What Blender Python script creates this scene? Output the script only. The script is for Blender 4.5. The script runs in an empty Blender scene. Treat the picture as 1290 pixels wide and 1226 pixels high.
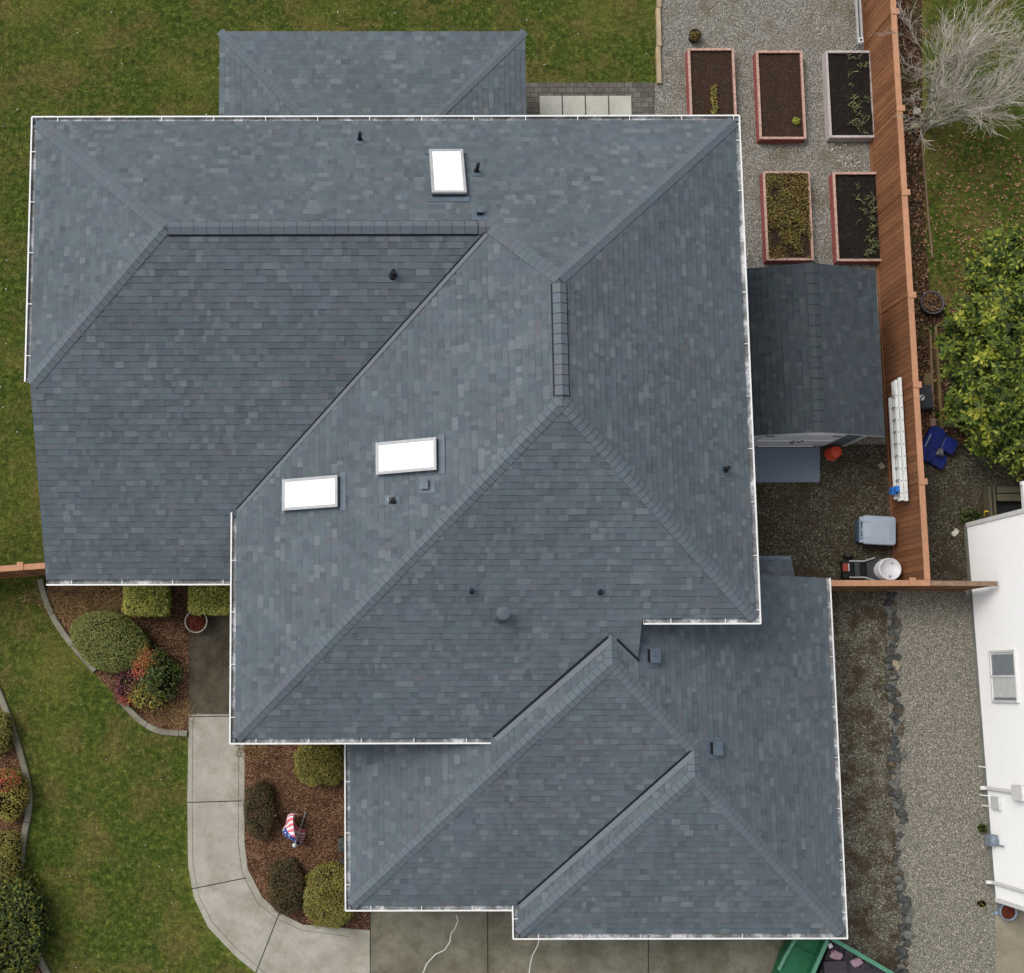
import bpy, math, random
import numpy as np
from mathutils import Vector, Matrix, geometry, noise
random.seed(7); rng = np.random.default_rng(7)
S = bpy.context.scene; C = S.collection
R = math.radians
# ------------------------------------------------------------------ survey camera (measured once; also used to lay out the plan)
CAM = dict(f=1745.64, th=0.128622, cx=410.87, cy=638.72, roll=0.001933, H=35.217)
def ray(px, py):
    a = px-CAM['cx']; b = CAM['cy']-py; cr, sr = math.cos(CAM['roll']), math.sin(CAM['roll'])
    u, v = a*cr+b*sr, -a*sr+b*cr; c, s = math.cos(CAM['th']), math.sin(CAM['th'])
    return Vector((u, v*c+CAM['f']*s, v*s-CAM['f']*c))
O = Vector((0, 0, CAM['H']))
def U(px, py, z=0.0):
    D = ray(px, py); return O + D*((z-CAM['H'])/D.z)
def onX(px, py, X):
    D = ray(px, py); return O + D*(X/D.x)
def onPlane(px, py, pl, off=0.0):      # plane z = aX+bY+c
    D = ray(px, py); a, b, c = pl; k = off*math.sqrt(1+a*a+b*b)
    t = (CAM['H']-c-k)/(a*D.x+b*D.y-D.z); return O + D*t
# ------------------------------------------------------------------ materials
def lin(c, k=1.0):
    return tuple((((x/255)/12.92) if x/255 <= .04045 else (((x/255)+.055)/1.055)**2.4)*k for x in c)+(1,)
K = .82   # photo tone -> base colour
class Mat:
    def __init__(s, name, rough=.8, spec=.3):
        s.m = bpy.data.materials.new(name); s.m.use_nodes = True
        s.n = s.m.node_tree.nodes; s.l = s.m.node_tree.links; s.b = s.n['Principled BSDF']
        s.b.inputs['Roughness'].default_value = rough; s.b.inputs['Specular IOR Level'].default_value = spec
        s._pos = None
    def pos(s):
        if s._pos is None: s._pos = s.n.new('ShaderNodeNewGeometry')
        return s._pos
    def noise(s, scale, detail=4, rough=.6, vec=None, dist=0):
        t = s.n.new('ShaderNodeTexNoise'); t.inputs['Scale'].default_value = scale; t.inputs['Detail'].default_value = detail
        t.inputs['Roughness'].default_value = rough; t.inputs['Distortion'].default_value = dist
        s.l.new(vec or s.pos().outputs['Position'], t.inputs['Vector']); return t.outputs['Fac']
    def voro(s, scale, out='Color', vec=None, feature='F1', rnd=1):
        t = s.n.new('ShaderNodeTexVoronoi'); t.feature = feature; t.inputs['Scale'].default_value = scale
        t.inputs['Randomness'].default_value = rnd
        s.l.new(vec or s.pos().outputs['Position'], t.inputs['Vector']); return t.outputs[out]
    def ramp(s, fac, stops, interp='LINEAR'):
        t = s.n.new('ShaderNodeValToRGB'); t.color_ramp.interpolation = interp; e = t.color_ramp.elements
        while len(e) < len(stops): e.new(.5)
        for x, (p, c) in zip(e, stops): x.position = p; x.color = c if len(c) == 4 else lin(c, K)
        s.l.new(fac, t.inputs['Fac']); return t.outputs['Color']
    def mix(s, a, b, fac, mode='MIX'):
        t = s.n.new('ShaderNodeMix'); t.data_type = 'RGBA'; t.blend_type = mode
        for v, i in ((fac, 0), (a, 6), (b, 7)):
            if hasattr(v, 'links'): s.l.new(v, t.inputs[i])
            elif i == 0: t.inputs[0].default_value = v
            else: t.inputs[i].default_value = v if len(v) == 4 else lin(v, K)
        return t.outputs[2]
    def gray(s, fac, lo, hi):
        t = s.n.new('ShaderNodeMapRange'); s.l.new(fac, t.inputs[0]); t.inputs[3].default_value = lo; t.inputs[4].default_value = hi
        return t.outputs[0]
    def mapr(s, fac, a, b, lo=0, hi=1):
        t = s.n.new('ShaderNodeMapRange'); s.l.new(fac, t.inputs[0])
        for i, v in enumerate((a, b, lo, hi)): t.inputs[i+1].default_value = v
        return t.outputs[0]
    def scaled(s, v):
        t = s.n.new('ShaderNodeMapping'); t.inputs['Scale'].default_value = v; s.l.new(s.pos().outputs['Position'], t.inputs['Vector']); return t.outputs[0]
    def col(s, c):
        if hasattr(c, 'links'): s.l.new(c, s.b.inputs['Base Color'])
        else: s.b.inputs['Base Color'].default_value = c if len(c) == 4 else lin(c, K)
    def bump(s, h, strength=.5, dist=.02):
        t = s.n.new('ShaderNodeBump'); t.inputs['Strength'].default_value = strength; t.inputs['Distance'].default_value = dist
        s.l.new(h, t.inputs['Height']); s.l.new(t.outputs[0], s.b.inputs['Normal'])
def plain(name, c, rough=.6, spec=.3, var=.12, scale=6, metal=0):
    m = Mat(name, rough, spec); n = m.noise(scale, 5); m.b.inputs['Metallic'].default_value = metal
    g = m.mix(m.ramp(n, [(.3, tuple(x*(1-var) for x in c)), (.7, tuple(min(255, x*(1+var*.5)) for x in c))]), (255, 255, 255), 0)
    m.col(g); m.bump(n, .08, .01); return m.m
MT = {}
def shingle_mat(name, mult=1.0):
    m = Mat(name, .93, .15); a = m.n.new('ShaderNodeAttribute'); a.attribute_name = 'Col'
    g = m.noise(260, 2, .7); big = m.noise(.55, 4, .6); mid = m.noise(6, 3)
    stain = m.mix(m.mapr(big, .3, .7, .93, 1.07), m.mapr(mid, .3, .7, .95, 1.05), 1, 'MULTIPLY')
    c = m.mix(a.outputs['Color'], m.mapr(g, .3, .7, .88*mult, 1.12*mult), 1, 'MULTIPLY')
    c = m.mix(c, stain, 1, 'MULTIPLY')
    warm = m.ramp(m.noise(.9, 3), [(.45, (1, 1, 1, 1)), (.75, (1.03, 1.0, .98, 1))]); c = m.mix(c, warm, 1, 'MULTIPLY')
    m.col(c); m.bump(g, .35, .004); return m.m
MT['shingle'] = shingle_mat('asphalt_shingle')
MT['butt'] = plain('shingle_edge', (44, 49, 56), .95, .1)
MT['white'] = plain('white_paint', (230, 230, 226), .45, .4, .04)
MT['trim'] = plain('trim_paint', (215, 216, 214), .6, .3, .06)
m = Mat('gutter_trough', .6, .3); n = m.noise(2.2, 5, .7); c = m.ramp(n, [(.4, (118, 120, 118)), (.52, (150, 153, 155)), (.62, (222, 223, 224))]); c = m.mix(c, (46, 42, 34), m.mapr(m.noise(17, 5, .75), .56, .62, 0, .9)); m.col(c); MT['trough'] = m.m
MT['siding'] = plain('grey_siding', (150, 152, 150), .7, .2, .05)
MT['black'] = plain('black_rubber', (22, 23, 26), .6, .3)
MT['dark'] = plain('dark_gap', (38, 43, 52), .9, .1)
MT['flash'] = plain('valley_strip', (110, 116, 121), .8, .2, .08, 20)
MT['ventgrey'] = plain('painted_vent_metal', (92, 104, 116), .55, .4)
MT['alu'] = plain('aluminium', (168, 170, 171), .4, .5, .08, 12)
m = Mat('skylight_glass', .12, .6); m.col((.80, .85, .87, 1)); MT['skyglass'] = m.m
MT['curb'] = plain('skylight_curb', (60, 66, 74), .6, .4)
# grass
def grass_cols(m, lo=0):
    n1 = m.noise(.9, 5, .68); n2 = m.noise(6.5, 6, .75); n3 = m.noise(.35, 3)
    g = m.ramp(n2, [(.3, (42, 62, 18)), (.5, (78, 94, 32)), (.66, (122, 128, 58))])
    b = m.ramp(n2, [(.3, (82, 76, 38)), (.65, (132, 120, 68))])
    f = m.mapr(n1, .47, .62, 0, .8)
    c = m.mix(g, b, f)
    c = m.mix(c, (128, 128, 60), m.mapr(n3, .5, .68, 0, .5)); return c
m = Mat('lawn', .95, .1); c = grass_cols(m); f = m.noise(22, 6, .8); c = m.mix(c, m.mapr(f, .3, .7, .4, 1.4), 1, 'MULTIPLY'); m.col(c); m.bump(f, .8, .03); MT['lawn'] = m.m
m = Mat('grass_blade', .8, .2); c = grass_cols(m); c = m.mix(c, m.mapr(m.noise(14, 5, .8), .32, .68, .6, 1.35), 1, 'MULTIPLY'); c = m.mix(c, m.gray(m.pos().outputs['Random Per Island'], .6, 1.45), 1, 'MULTIPLY'); m.col(c); MT['blade'] = m.m
def gravel(name, cols, scale=38, dirt=None, dfac=(.5, .62), dsc=1.2):
    m = Mat(name, .92, .2); v = m.n.new('ShaderNodeTexVoronoi'); v.inputs['Scale'].default_value = scale
    m.l.new(m.pos().outputs['Position'], v.inputs['Vector'])
    sep = m.n.new('ShaderNodeSeparateColor'); m.l.new(v.outputs['Color'], sep.inputs[0])
    c = m.ramp(sep.outputs[0], cols, 'LINEAR')
    c = m.mix(c, m.mapr(v.outputs['Distance'], .2, .75, 1.08, .5), 1, 'MULTIPLY')
    fine = m.noise(90, 3, .7); c = m.mix(c, m.mapr(fine, .3, .7, .8, 1.15), 1, 'MULTIPLY')
    if dirt:
        n = m.noise(dsc, 7, .72); d = m.ramp(m.noise(30, 4, .7), [(.3, tuple(x*.55 for x in dirt)), (.7, tuple(min(255, x*1.35) for x in dirt))])
        c = m.mix(c, d, m.mapr(n, dfac[0], dfac[1], 0, .88))
    m.col(c); m.bump(v.outputs['Distance'], -.7, .02) if False else None
    b = m.n.new('ShaderNodeBump'); b.invert = True; b.inputs['Strength'].default_value = .6; b.inputs['Distance'].default_value = .015
    m.l.new(v.outputs['Distance'], b.inputs['Height']); m.l.new(b.outputs[0], m.b.inputs['Normal']); return m.m
MT['gravel'] = gravel('grey_gravel', [(0, (106, 103, 95)), (.4, (138, 134, 124)), (.8, (162, 157, 145)), (1, (200, 196, 186))], 44, (96, 88, 66), (.5, .68))
MT['gravel_dark'] = gravel('dirty_gravel', [(0, (46, 43, 34)), (.5, (78, 73, 58)), (.85, (106, 100, 82)), (1, (138, 132, 114))], 36, (58, 50, 36), (.48, .6), 1.6)
MT['gravel_moss'] = gravel('mossy_gravel', [(0, (78, 75, 62)), (.5, (112, 108, 92)), (.85, (140, 136, 118)), (1, (180, 176, 156))], 36, (66, 52, 38), (.46, .58), 2.0)
MT['gravel_tan'] = gravel('tan_gravel', [(0, (106, 103, 92)), (.4, (134, 130, 118)), (.8, (156, 151, 138)), (1, (196, 190, 176))], 44, (100, 94, 66), (.62, .78), .8)
MT['soilblack'] = gravel('black_garden_soil', [(0, (20, 17, 15)), (.6, (38, 32, 27)), (.95, (58, 50, 42)), (1, (110, 100, 88))], 55, (30, 24, 20), (.4, .6), 4)
MT['soil'] = gravel('garden_soil', [(0, (36, 26, 20)), (.6, (66, 50, 38)), (.95, (92, 72, 56)), (1, (130, 115, 96))], 55, (56, 40, 30), (.4, .6), 4)
m = Mat('bark_mulch', .95, .1); v = m.scaled((1, 1.6, 1)); w = m.noise(9, 2); vo = m.n.new('ShaderNodeTexVoronoi'); vo.inputs['Scale'].default_value = 38; m.l.new(v, vo.inputs['Vector'])
sp = m.n.new('ShaderNodeSeparateColor'); m.l.new(vo.outputs['Color'], sp.inputs[0])
c = m.ramp(sp.outputs[0], [(0, (44, 30, 22)), (.5, (88, 62, 46)), (.85, (126, 94, 70)), (1, (168, 134, 108))])
c = m.mix(c, m.mapr(m.noise(1.3, 4), .35, .65, .62, 1.2), 1, 'MULTIPLY'); m.col(c); m.bump(vo.outputs['Distance'], .7, .02); MT['mulch'] = m.m
m = Mat('leaf_litter_ground', .95, .1); vo = m.n.new('ShaderNodeTexVoronoi'); vo.inputs['Scale'].default_value = 26; m.l.new(m.pos().outputs['Position'], vo.inputs['Vector'])
sp = m.n.new('ShaderNodeSeparateColor'); m.l.new(vo.outputs['Color'], sp.inputs[0])
c = m.ramp(sp.outputs[0], [(0, (38, 32, 24)), (.5, (66, 50, 38)), (.8, (92, 66, 50)), (1, (128, 104, 80))]); c = m.mix(c, (62, 70, 32), m.mapr(m.noise(1.6, 5), .5, .65, 0, .6)); m.col(c); m.bump(vo.outputs['Distance'], .5, .02); MT['litter'] = m.m
def concrete(name, a, b, stain):
    m = Mat(name, .88, .2); n = m.noise(1.1, 7, .68); f = m.noise(60, 3, .7); c = m.ramp(n, [(.35, a), (.65, b)])
    c = m.mix(c, m.mapr(f, .3, .7, .7, 1.2), 1, 'MULTIPLY'); c = m.mix(c, stain, m.mapr(m.noise(2.3, 6, .7), .5, .7, 0, .6)); c = m.mix(c, stain, m.mapr(m.noise(.6, 6, .75), .5, .62, 0, .5)); c = m.mix(c, (60, 56, 44), m.mapr(m.noise(23, 4, .8), .64, .7, 0, .5)); m.col(c); m.bump(f, .2, .01); return m.m
MT['path'] = concrete('pale_concrete', (156, 152, 138), (178, 174, 160), (128, 124, 108))
MT['drive'] = concrete('stained_concrete', (104, 100, 84), (134, 130, 114), (84, 80, 62))
MT['shadeconc'] = concrete('shaded_concrete', (66, 58, 44), (98, 92, 76), (42, 34, 26))  # entry path concrete with the shade beside the house painted into its colour
MT['kerb'] = concrete('kerb_concrete', (124, 120, 104), (150, 146, 130), (90, 86, 70))
MT['pad'] = concrete('paving_slab', (178, 177, 164), (196, 195, 184), (160, 156, 138))
MT['padtan'] = concrete('tan_concrete', (140, 132, 112), (156, 148, 128), (120, 112, 92))
MT['joint'] = plain('joint_dark', (52, 50, 42), .95, .1)  # plain dark colour for the joint lines in concrete and kerbs
MT['seal'] = plain('crack_sealant', (214, 212, 204), .7, .2)
m = Mat('brick_paver', .9, .2); t = m.n.new('ShaderNodeTexBrick'); t.inputs['Scale'].default_value = 1; t.inputs['Brick Width'].default_value = .21; t.inputs['Row Height'].default_value = .14; t.inputs['Mortar Size'].default_value = .006; t.inputs['Mortar'].default_value = lin((46, 46, 40))
t.inputs['Color1'].default_value = lin((86, 84, 76), K); t.inputs['Color2'].default_value = lin((112, 107, 98), K); m.l.new(m.pos().outputs['Position'], t.inputs['Vector'])
c = m.mix(t.outputs['Color'], m.mapr(m.noise(8, 5), .3, .7, .75, 1.15), 1, 'MULTIPLY'); m.col(c); MT['paver'] = m.m
def wood(name, c, stretch=(2, 2, .4), var=.16, island=.12):
    m = Mat(name, .8, .2); v = m.scaled(stretch); n = m.noise(14, 6, .7, v); k = m.noise(1.3, 3)
    o = m.ramp(n, [(.3, tuple(x*(1-var) for x in c)), (.7, tuple(min(255, x*(1+var*.6)) for x in c))])
    o = m.mix(o, m.mapr(k, .3, .7, .88, 1.08), 1, 'MULTIPLY'); o = m.mix(o, m.gray(m.pos().outputs['Random Per Island'], 1-island, 1+island), 1, 'MULTIPLY')
    m.col(o); m.bump(n, .25, .01); return m.m
MT['fence'] = wood('stained_cedar', (144, 98, 68), island=.2); MT['fencecap'] = wood('fence_cap_rail', (186, 138, 106), (2, .4, 2), .1, .05)
MT['bedtop'] = wood('weathered_bed_top', (186, 154, 138), (1, 1, 2), .3); MT['oldwood'] = wood('weathered_wood', (142, 118, 98), (.4, 2, 2), .25); MT['timber'] = wood('timber_edging', (168, 152, 120), (2, .4, 2), .15)
MT['oldtimber'] = wood('old_frame_timber', (128, 110, 76), (2, .4, 2), .2); MT['pink'] = wood('red_stained_bed_board', (156, 88, 84), (1, 1, 2), .35)
MT['greywood'] = wood('pale_grey_bed_board', (188, 178, 174), (1, 1, 2), .16); MT['deck'] = wood('mossy_deck_wood', (92, 88, 70), (2, .4, 2), .2)
MT['orange'] = plain('orange_plastic', (240, 92, 54), .45, .4); MT['blue'] = plain('blue_plastic', (14, 34, 104), .45, .4, .2); MT['ladderwhite'] = plain('ladder_rail', (226, 228, 224), .45, .4, .05)
MT['ltblue'] = plain('blue_bracket', (40, 110, 190), .5, .4); MT['tote'] = plain('grey_lid_plastic', (158, 170, 182), .35, .5, .05); MT['totebody'] = plain('tote_body_plastic', (70, 88, 108), .5, .4)
MT['drum'] = plain('white_drum_plastic', (226, 226, 228), .4, .4, .04); MT['char'] = plain('charcoal_plastic', (54, 57, 62), .6, .4); MT['red'] = plain('faded_red', (150, 64, 50), .6, .3)
MT['green'] = plain('green_painted_steel', (28, 98, 62), .5, .4, .12); MT['greenedge'] = plain('green_rim', (80, 136, 110), .5, .4, .1)
MT['ramp'] = plain('grey_ramp_board', (122, 134, 146), .75, .25, .05, 10); MT['shedwhite'] = plain('shed_door_paint', (255, 255, 255), .6, .3, .04); MT['shedgrey'] = plain('shed_wall_paint', (118, 128, 138), .7, .2)
MT['terracotta'] = plain('planter_rim', (178, 170, 156), .7, .3); MT['clay'] = plain('brown_clay', (90, 48, 36), .8, .2); MT['plantsoil'] = plain('dry_planting', (92, 46, 32), .9, .1, .3, 30)
MT['nursery'] = plain('nursery_pot', (44, 38, 34), .6, .3); MT['iron'] = plain('grey_ring', (92, 88, 96), .6, .3)
MT['nwall'] = plain('white_vinyl', (255, 255, 252), .6, .3, .02); MT['nglass'] = plain('window_glass', (134, 142, 148), .2, .6, .04)
MT['foundation'] = concrete('foundation_grey', (130, 134, 124), (150, 154, 146), (110, 112, 100)); MT['meter'] = plain('meter_grey', (130, 142, 156), .5, .5)
MT['pot'] = plain('blue_grey_glaze', (136, 150, 166), .35, .5); MT['yellow'] = plain('yellow_hose', (200, 178, 30), .5, .3)
MT['flagred'] = plain('flag_red', (222, 120, 130), .8, .1, .05); MT['flagwhite'] = plain('flag_white', (232, 228, 232), .8, .1, .03); MT['flagblue'] = plain('flag_blue', (58, 74, 140), .8, .1, .06)
def rock(name, c):
    m = Mat(name, .9, .2); n = m.noise(9, 7, .7); m.col(m.mix(m.ramp(n, [(.3, tuple(x*.6 for x in c)), (.7, tuple(min(255, x*1.3) for x in c))]), (1, 1, 1, 1), 0)); m.bump(n, .7, .03); return m.m
MT['rock'] = rock('basalt', (74, 76, 74)); MT['palerock'] = rock('pale_rock', (150, 142, 116)); MT['whiterock'] = rock('white_rock', (186, 180, 164))
def leafmat(name, cols, rough=.55, spec=.3, patch=None):
    m = Mat(name, rough, spec); g = m.pos(); n = len(cols); c = m.ramp(g.outputs['Random Per Island'], [(i/(n-1), x) for i, x in enumerate(cols)])
    c = m.mix(c, m.mapr(m.noise(3.5, 4), .3, .7, .75, 1.25), 1, 'MULTIPLY'); m.col(c)
    return m.m
MT['box'] = leafmat('boxwood_leaf', [(96, 102, 32), (142, 146, 50), (178, 178, 80), (206, 200, 116)]); MT['bush'] = leafmat('clipped_bush_leaf', [(72, 72, 22), (106, 104, 36), (136, 130, 52), (136, 112, 66)])
MT['olive'] = leafmat('juniper_leaf', [(66, 76, 28), (98, 106, 44), (124, 130, 62), (148, 150, 86)]); MT['darkbush'] = leafmat('dark_bush_leaf', [(34, 40, 16), (60, 60, 26), (84, 68, 36), (98, 58, 38)])
MT['maroon'] = leafmat('maroon_leaf', [(84, 40, 46), (114, 58, 66), (140, 84, 86)]); MT['oleaf'] = leafmat('orange_leaf', [(132, 66, 34), (160, 90, 44), (150, 120, 62)]); MT['redleaf'] = leafmat('red_leaf', [(150, 60, 40), (180, 88, 66), (130, 72, 44)])
MT['greenleaf'] = leafmat('green_leaf', [(36, 48, 14), (60, 74, 22), (86, 98, 36)]); MT['yelleaf'] = leafmat('yellow_green_leaf', [(100, 96, 30), (140, 132, 46), (110, 90, 40), (160, 150, 70)])
MT['magn'] = leafmat('glossy_leaf', [(22, 36, 12), (44, 60, 18), (70, 88, 26), (98, 114, 36), (140, 142, 50)], .6, .22); MT['magny'] = leafmat('young_glossy_leaf', [(104, 118, 32), (136, 142, 42), (168, 166, 66)], .6, .22)
MT['laurel'] = leafmat('laurel_leaf', [(26, 38, 12), (46, 60, 18), (74, 88, 30), (124, 120, 40)], .6, .25); MT['straw'] = leafmat('dry_straw', [(96, 76, 48), (132, 108, 70), (160, 138, 96)], .9, .1)
MT['bark'] = plain('pale_bark', (188, 184, 160), .9, .1, .2, 20); MT['twig'] = leafmat('bare_twig', [(160, 150, 140), (188, 180, 168), (212, 206, 186)], .9, .1); MT['brownbark'] = plain('brown_bark', (70, 56, 42), .9, .1, .3, 20)
MT['core'] = plain('shrub_dark_hull', (26, 26, 14), .95, .05, .3, 20); MT['litterleaf'] = leafmat('fallen_leaf', [(96, 66, 44), (130, 96, 68), (170, 140, 104), (104, 52, 38)], .9, .1)
MT['pebble'] = leafmat('pebble', [(90, 88, 78), (140, 136, 124), (180, 176, 162), (226, 220, 206)], .9, .1); MT['trash1'] = plain('pink_debris', (170, 140, 150), .7, .3, .3, 30); MT['trash2'] = plain('dark_debris', (62, 56, 64), .6, .3, .3, 30)
# ------------------------------------------------------------------ mesh helpers
class MB:
    def __init__(s): s.v = []; s.f = []; s.m = []; s.c = []
    def poly(s, pts, mi=0, col=None):
        i = len(s.v); s.v += [tuple(p) for p in pts]; s.f.append(tuple(range(i, i+len(pts)))); s.m.append(mi); s.c.append(col or (1, 1, 1))
    def mesh(s, verts, faces, mi=0):
        i = len(s.v); s.v += [tuple(p) for p in verts]
        for f in faces: s.f.append(tuple(k+i for k in f)); s.m.append(mi); s.c.append((1, 1, 1))
    def box(s, c, size, rz=0, mi=0, M=None):
        x, y, z = (a/2 for a in size); P = [(-x, -y, -z), (x, -y, -z), (x, y, -z), (-x, y, -z), (-x, -y, z), (x, -y, z), (x, y, z), (-x, y, z)]
        T = Matrix.Translation(c) @ Matrix.Rotation(rz, 4, 'Z') if M is None else M @ Matrix.Translation(c)
        s.mesh([T @ Vector(p) for p in P], [(0, 3, 2, 1), (4, 5, 6, 7), (0, 1, 5, 4), (1, 2, 6, 5), (2, 3, 7, 6), (3, 0, 4, 7)], mi)
    def prism(s, pts, z0, z1, mi=0):
        n = len(pts); a = [(p[0], p[1], z0) for p in pts]+[(p[0], p[1], z1) for p in pts]
        s.mesh(a, [tuple(range(n-1, -1, -1)), tuple(range(n, 2*n))]+[(i, (i+1) % n, n+(i+1) % n, n+i) for i in range(n)], mi)
    def tube(s, path, rad, n=8, mi=0, cap=True):
        path = [Vector(p) for p in path]; rad = rad if isinstance(rad, (list, tuple)) else [rad]*len(path); rings = []
        for i, p in enumerate(path):
            d = (path[min(i+1, len(path)-1)]-path[max(i-1, 0)]).normalized(); a = d.orthogonal().normalized() if i == 0 else (rings_a - d*rings_a.dot(d)).normalized()
            rings_a = a; b = d.cross(a); rings.append([p+(a*math.cos(2*math.pi*k/n)+b*math.sin(2*math.pi*k/n))*rad[i] for k in range(n)])
        vs = [q for r in rings for q in r]; fs = [(i*n+k, i*n+(k+1) % n, (i+1)*n+(k+1) % n, (i+1)*n+k) for i in range(len(path)-1) for k in range(n)]
        if cap: fs += [tuple(range(n-1, -1, -1)), tuple(range(len(vs)-n, len(vs)))]
        s.mesh(vs, fs, mi)
    def lathe(s, prof, c=(0, 0, 0), n=24, mi=0, sx=1, sy=1):
        vs = [(c[0]+r*math.cos(2*math.pi*k/n)*sx, c[1]+r*math.sin(2*math.pi*k/n)*sy, c[2]+z) for r, z in prof for k in range(n)]
        fs = [(i*n+k, i*n+(k+1) % n, (i+1)*n+(k+1) % n, (i+1)*n+k) for i in range(len(prof)-1) for k in range(n)]
        s.mesh(vs, fs, mi)
    def build(s, name, mats, parent=None, smooth=False, colors=False):
        me = bpy.data.meshes.new(name); me.from_pydata(s.v, [], s.f)
        for x in (mats if isinstance(mats, (list, tuple)) else [mats]): me.materials.append(MT[x])
        me.polygons.foreach_set('material_index', s.m)
        if smooth: me.polygons.foreach_set('use_smooth', [True]*len(s.f))
        if colors:
            at = me.color_attributes.new('Col', 'FLOAT_COLOR', 'CORNER'); a = []
            for f, c in zip(s.f, s.c): a += [c[0], c[1], c[2], 1.0]*len(f)
            at.data.foreach_set('color', a)
        o = bpy.data.objects.new(name, me); C.objects.link(o)
        if parent is not None:
            o.parent = parent; o.location = (0, 0, 0); w = Vector((0, 0, 0)); p = parent
            while p is not None: w += Vector(p.location); p = p.parent
            if any(w): me.transform(Matrix.Translation(-w))
        me.update(); return o
def tag(o, label, cat, group=None, kind=None):
    o['label'] = label; o['category'] = cat
    if group: o['group'] = group
    if kind: o['kind'] = kind
    return o
def thing(name, loc, label, cat, group=None):
    o = bpy.data.objects.new(name, None); C.objects.link(o); o.location = loc; o.empty_display_size = .2
    return tag(o, label, cat, group)
def copy_thing(src, loc, label, rz=0, scale=1):
    r = src.copy(); C.objects.link(r); r.location = loc; r.rotation_euler = (0, 0, rz); r.scale = (scale,)*3; r['label'] = label
    for ch in list(src.children):
        c = ch.copy(); C.objects.link(c); c.parent = r
        for g in ch.children: d = g.copy(); C.objects.link(d); d.parent = c
    return r
def struct(name, pts, z, mat, step=None):
    mb = MB(); p3 = [Vector((p[0], p[1], z)) for p in pts]
    for t in geometry.tessellate_polygon([p3]): 
        q = [p3[i] for i in t]
        if (q[1]-q[0]).cross(q[2]-q[0]).z < 0: q.reverse()
        mb.poly(q)
    o = mb.build(name, mat); o['kind'] = 'structure'; return o
def pxpoly(pts, z=0.0): return [U(x, y, z) for x, y in pts]
# ------------------------------------------------------------------ ground
struct('lawn', [(-150, -150), (150, -150), (150, 150), (-150, 150)], 0.0, 'lawn')
NE = [(831, -160), (831, 104), (825, 104), (825, 400), (900, 580), (1124, 590), (1118, 500), (1085, 0), (1080, -160)]
struct('gravel_yard', pxpoly(NE), .004, 'gravel')
struct('gravel_path', pxpoly([(880, 560), (1119, 560), (1130, 742), (1000, 742), (900, 742)]), .008, 'gravel_dark')
struct('side_yard_ground', pxpoly([(960, 742), (1128, 742), (1124, 860), (1130, 1000), (1135, 1100), (1140, 1400), (960, 1400)]), .008, 'gravel_moss')
struct('gravel_strip', pxpoly([(1117, 742), (1245, 742), (1400, 900), (1400, 1400), (1138, 1400), (1132, 1100), (1124, 1000), (1118, 860)]), .012, 'gravel_tan')
struct('litter_strip', pxpoly([(1090, -160), (1160, -160), (1162, 140), (1166, 300), (1172, 380), (1230, 395), (1340, 420), (1340, 600), (1230, 640), (1124, 560), (1100, 300)]), .006, 'litter')
struct('neighbour_gravel', pxpoly([(1122, 545), (1170, 585), (1215, 560), (1340, 590), (1340, 760), (1130, 745)]), .010, 'gravel_dark')
B1 = [(56, 736), (62, 765), (76, 795), (95, 825), (150, 880), (172, 905), (198, 921), (238, 926), (238, 700), (60, 700)]
struct('mulch_bed', pxpoly(B1), .006, 'mulch')
struct('mulch_bed', pxpoly([(306, 900), (306, 1062), (312, 1095), (330, 1130), (350, 1156), (378, 1172), (440, 1180), (470, 1180), (470, 900)]), .006, 'mulch')
B3 = [(-60, 800), (-10, 855), (6, 890), (24, 940), (36, 990), (34, 1030), (27, 1060), (25, 1120), (33, 1170), (62, 1222), (90, 1300), (-60, 1300)]
struct('mulch_bed', pxpoly(B3), .006, 'mulch')
path = [(238, 900), (236, 1010), (237, 1090), (244, 1130), (262, 1168), (296, 1204), (340, 1240), (360, 1300), (470, 1300), (466, 1172), (382, 1165), (352, 1150), (330, 1130), (312, 1095), (308, 1062), (308, 900)]
struct('concrete_path', pxpoly(path), .014, 'path')
struct('entry_path', pxpoly([(238, 700), (238, 900), (308, 900), (308, 700)]), .013, 'shadeconc')
struct('driveway', pxpoly([(466, 1100), (466, 1300), (984, 1300), (986, 1178), (986, 1100)]), .013, 'drive')
mb = MB()
def strip(mb, pts, w, z, mi=0):
    P = [U(x, y, z) for x, y in pts]
    for a, b in zip(P, P[1:]):
        d = (b-a).normalized(); n = Vector((-d.y, d.x, 0))*w/2; mb.poly([a-n, b-n, b+n, a+n], mi)
for ln in ([(237, 903), (309, 902)], [(236, 1011), (304, 1009)], [(241, 1120), (310, 1106)], [(352, 1150), (322, 1226)], [(466, 1120), (467, 1300)], [(614, 1120), (615, 1300)], [(817, 1150), (817, 1300)]): strip(mb, ln, .022, .018)
for ln in ([(243, 905), (242, 1010), (243, 1088), (250, 1128), (268, 1163), (300, 1197), (345, 1236)], [(301, 938), (300, 1062), (305, 1100), (324, 1137), (348, 1157), (380, 1172), (440, 1180)]): strip(mb, ln, .008, .018)
o = mb.build('concrete_joints', 'joint'); o['kind'] = 'structure'
mb = MB()
for base in ([(575, 1153), (577, 1160), (573, 1170), (568, 1176), (567, 1186), (560, 1197), (549, 1202), (543, 1208), (537, 1215), (533, 1226), (520, 1240)], [(680, 1181), (677, 1192), (671, 1203), (668, 1214), (666, 1230)]): strip(mb, base, .024, .020)
o = mb.build('driveway_crack_seal', 'seal'); o['kind'] = 'structure'
struct('paver_patio', pxpoly([(655, 104), (824, 104), (826, 230), (655, 230)]), .010, 'paver')
mb = MB()
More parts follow.
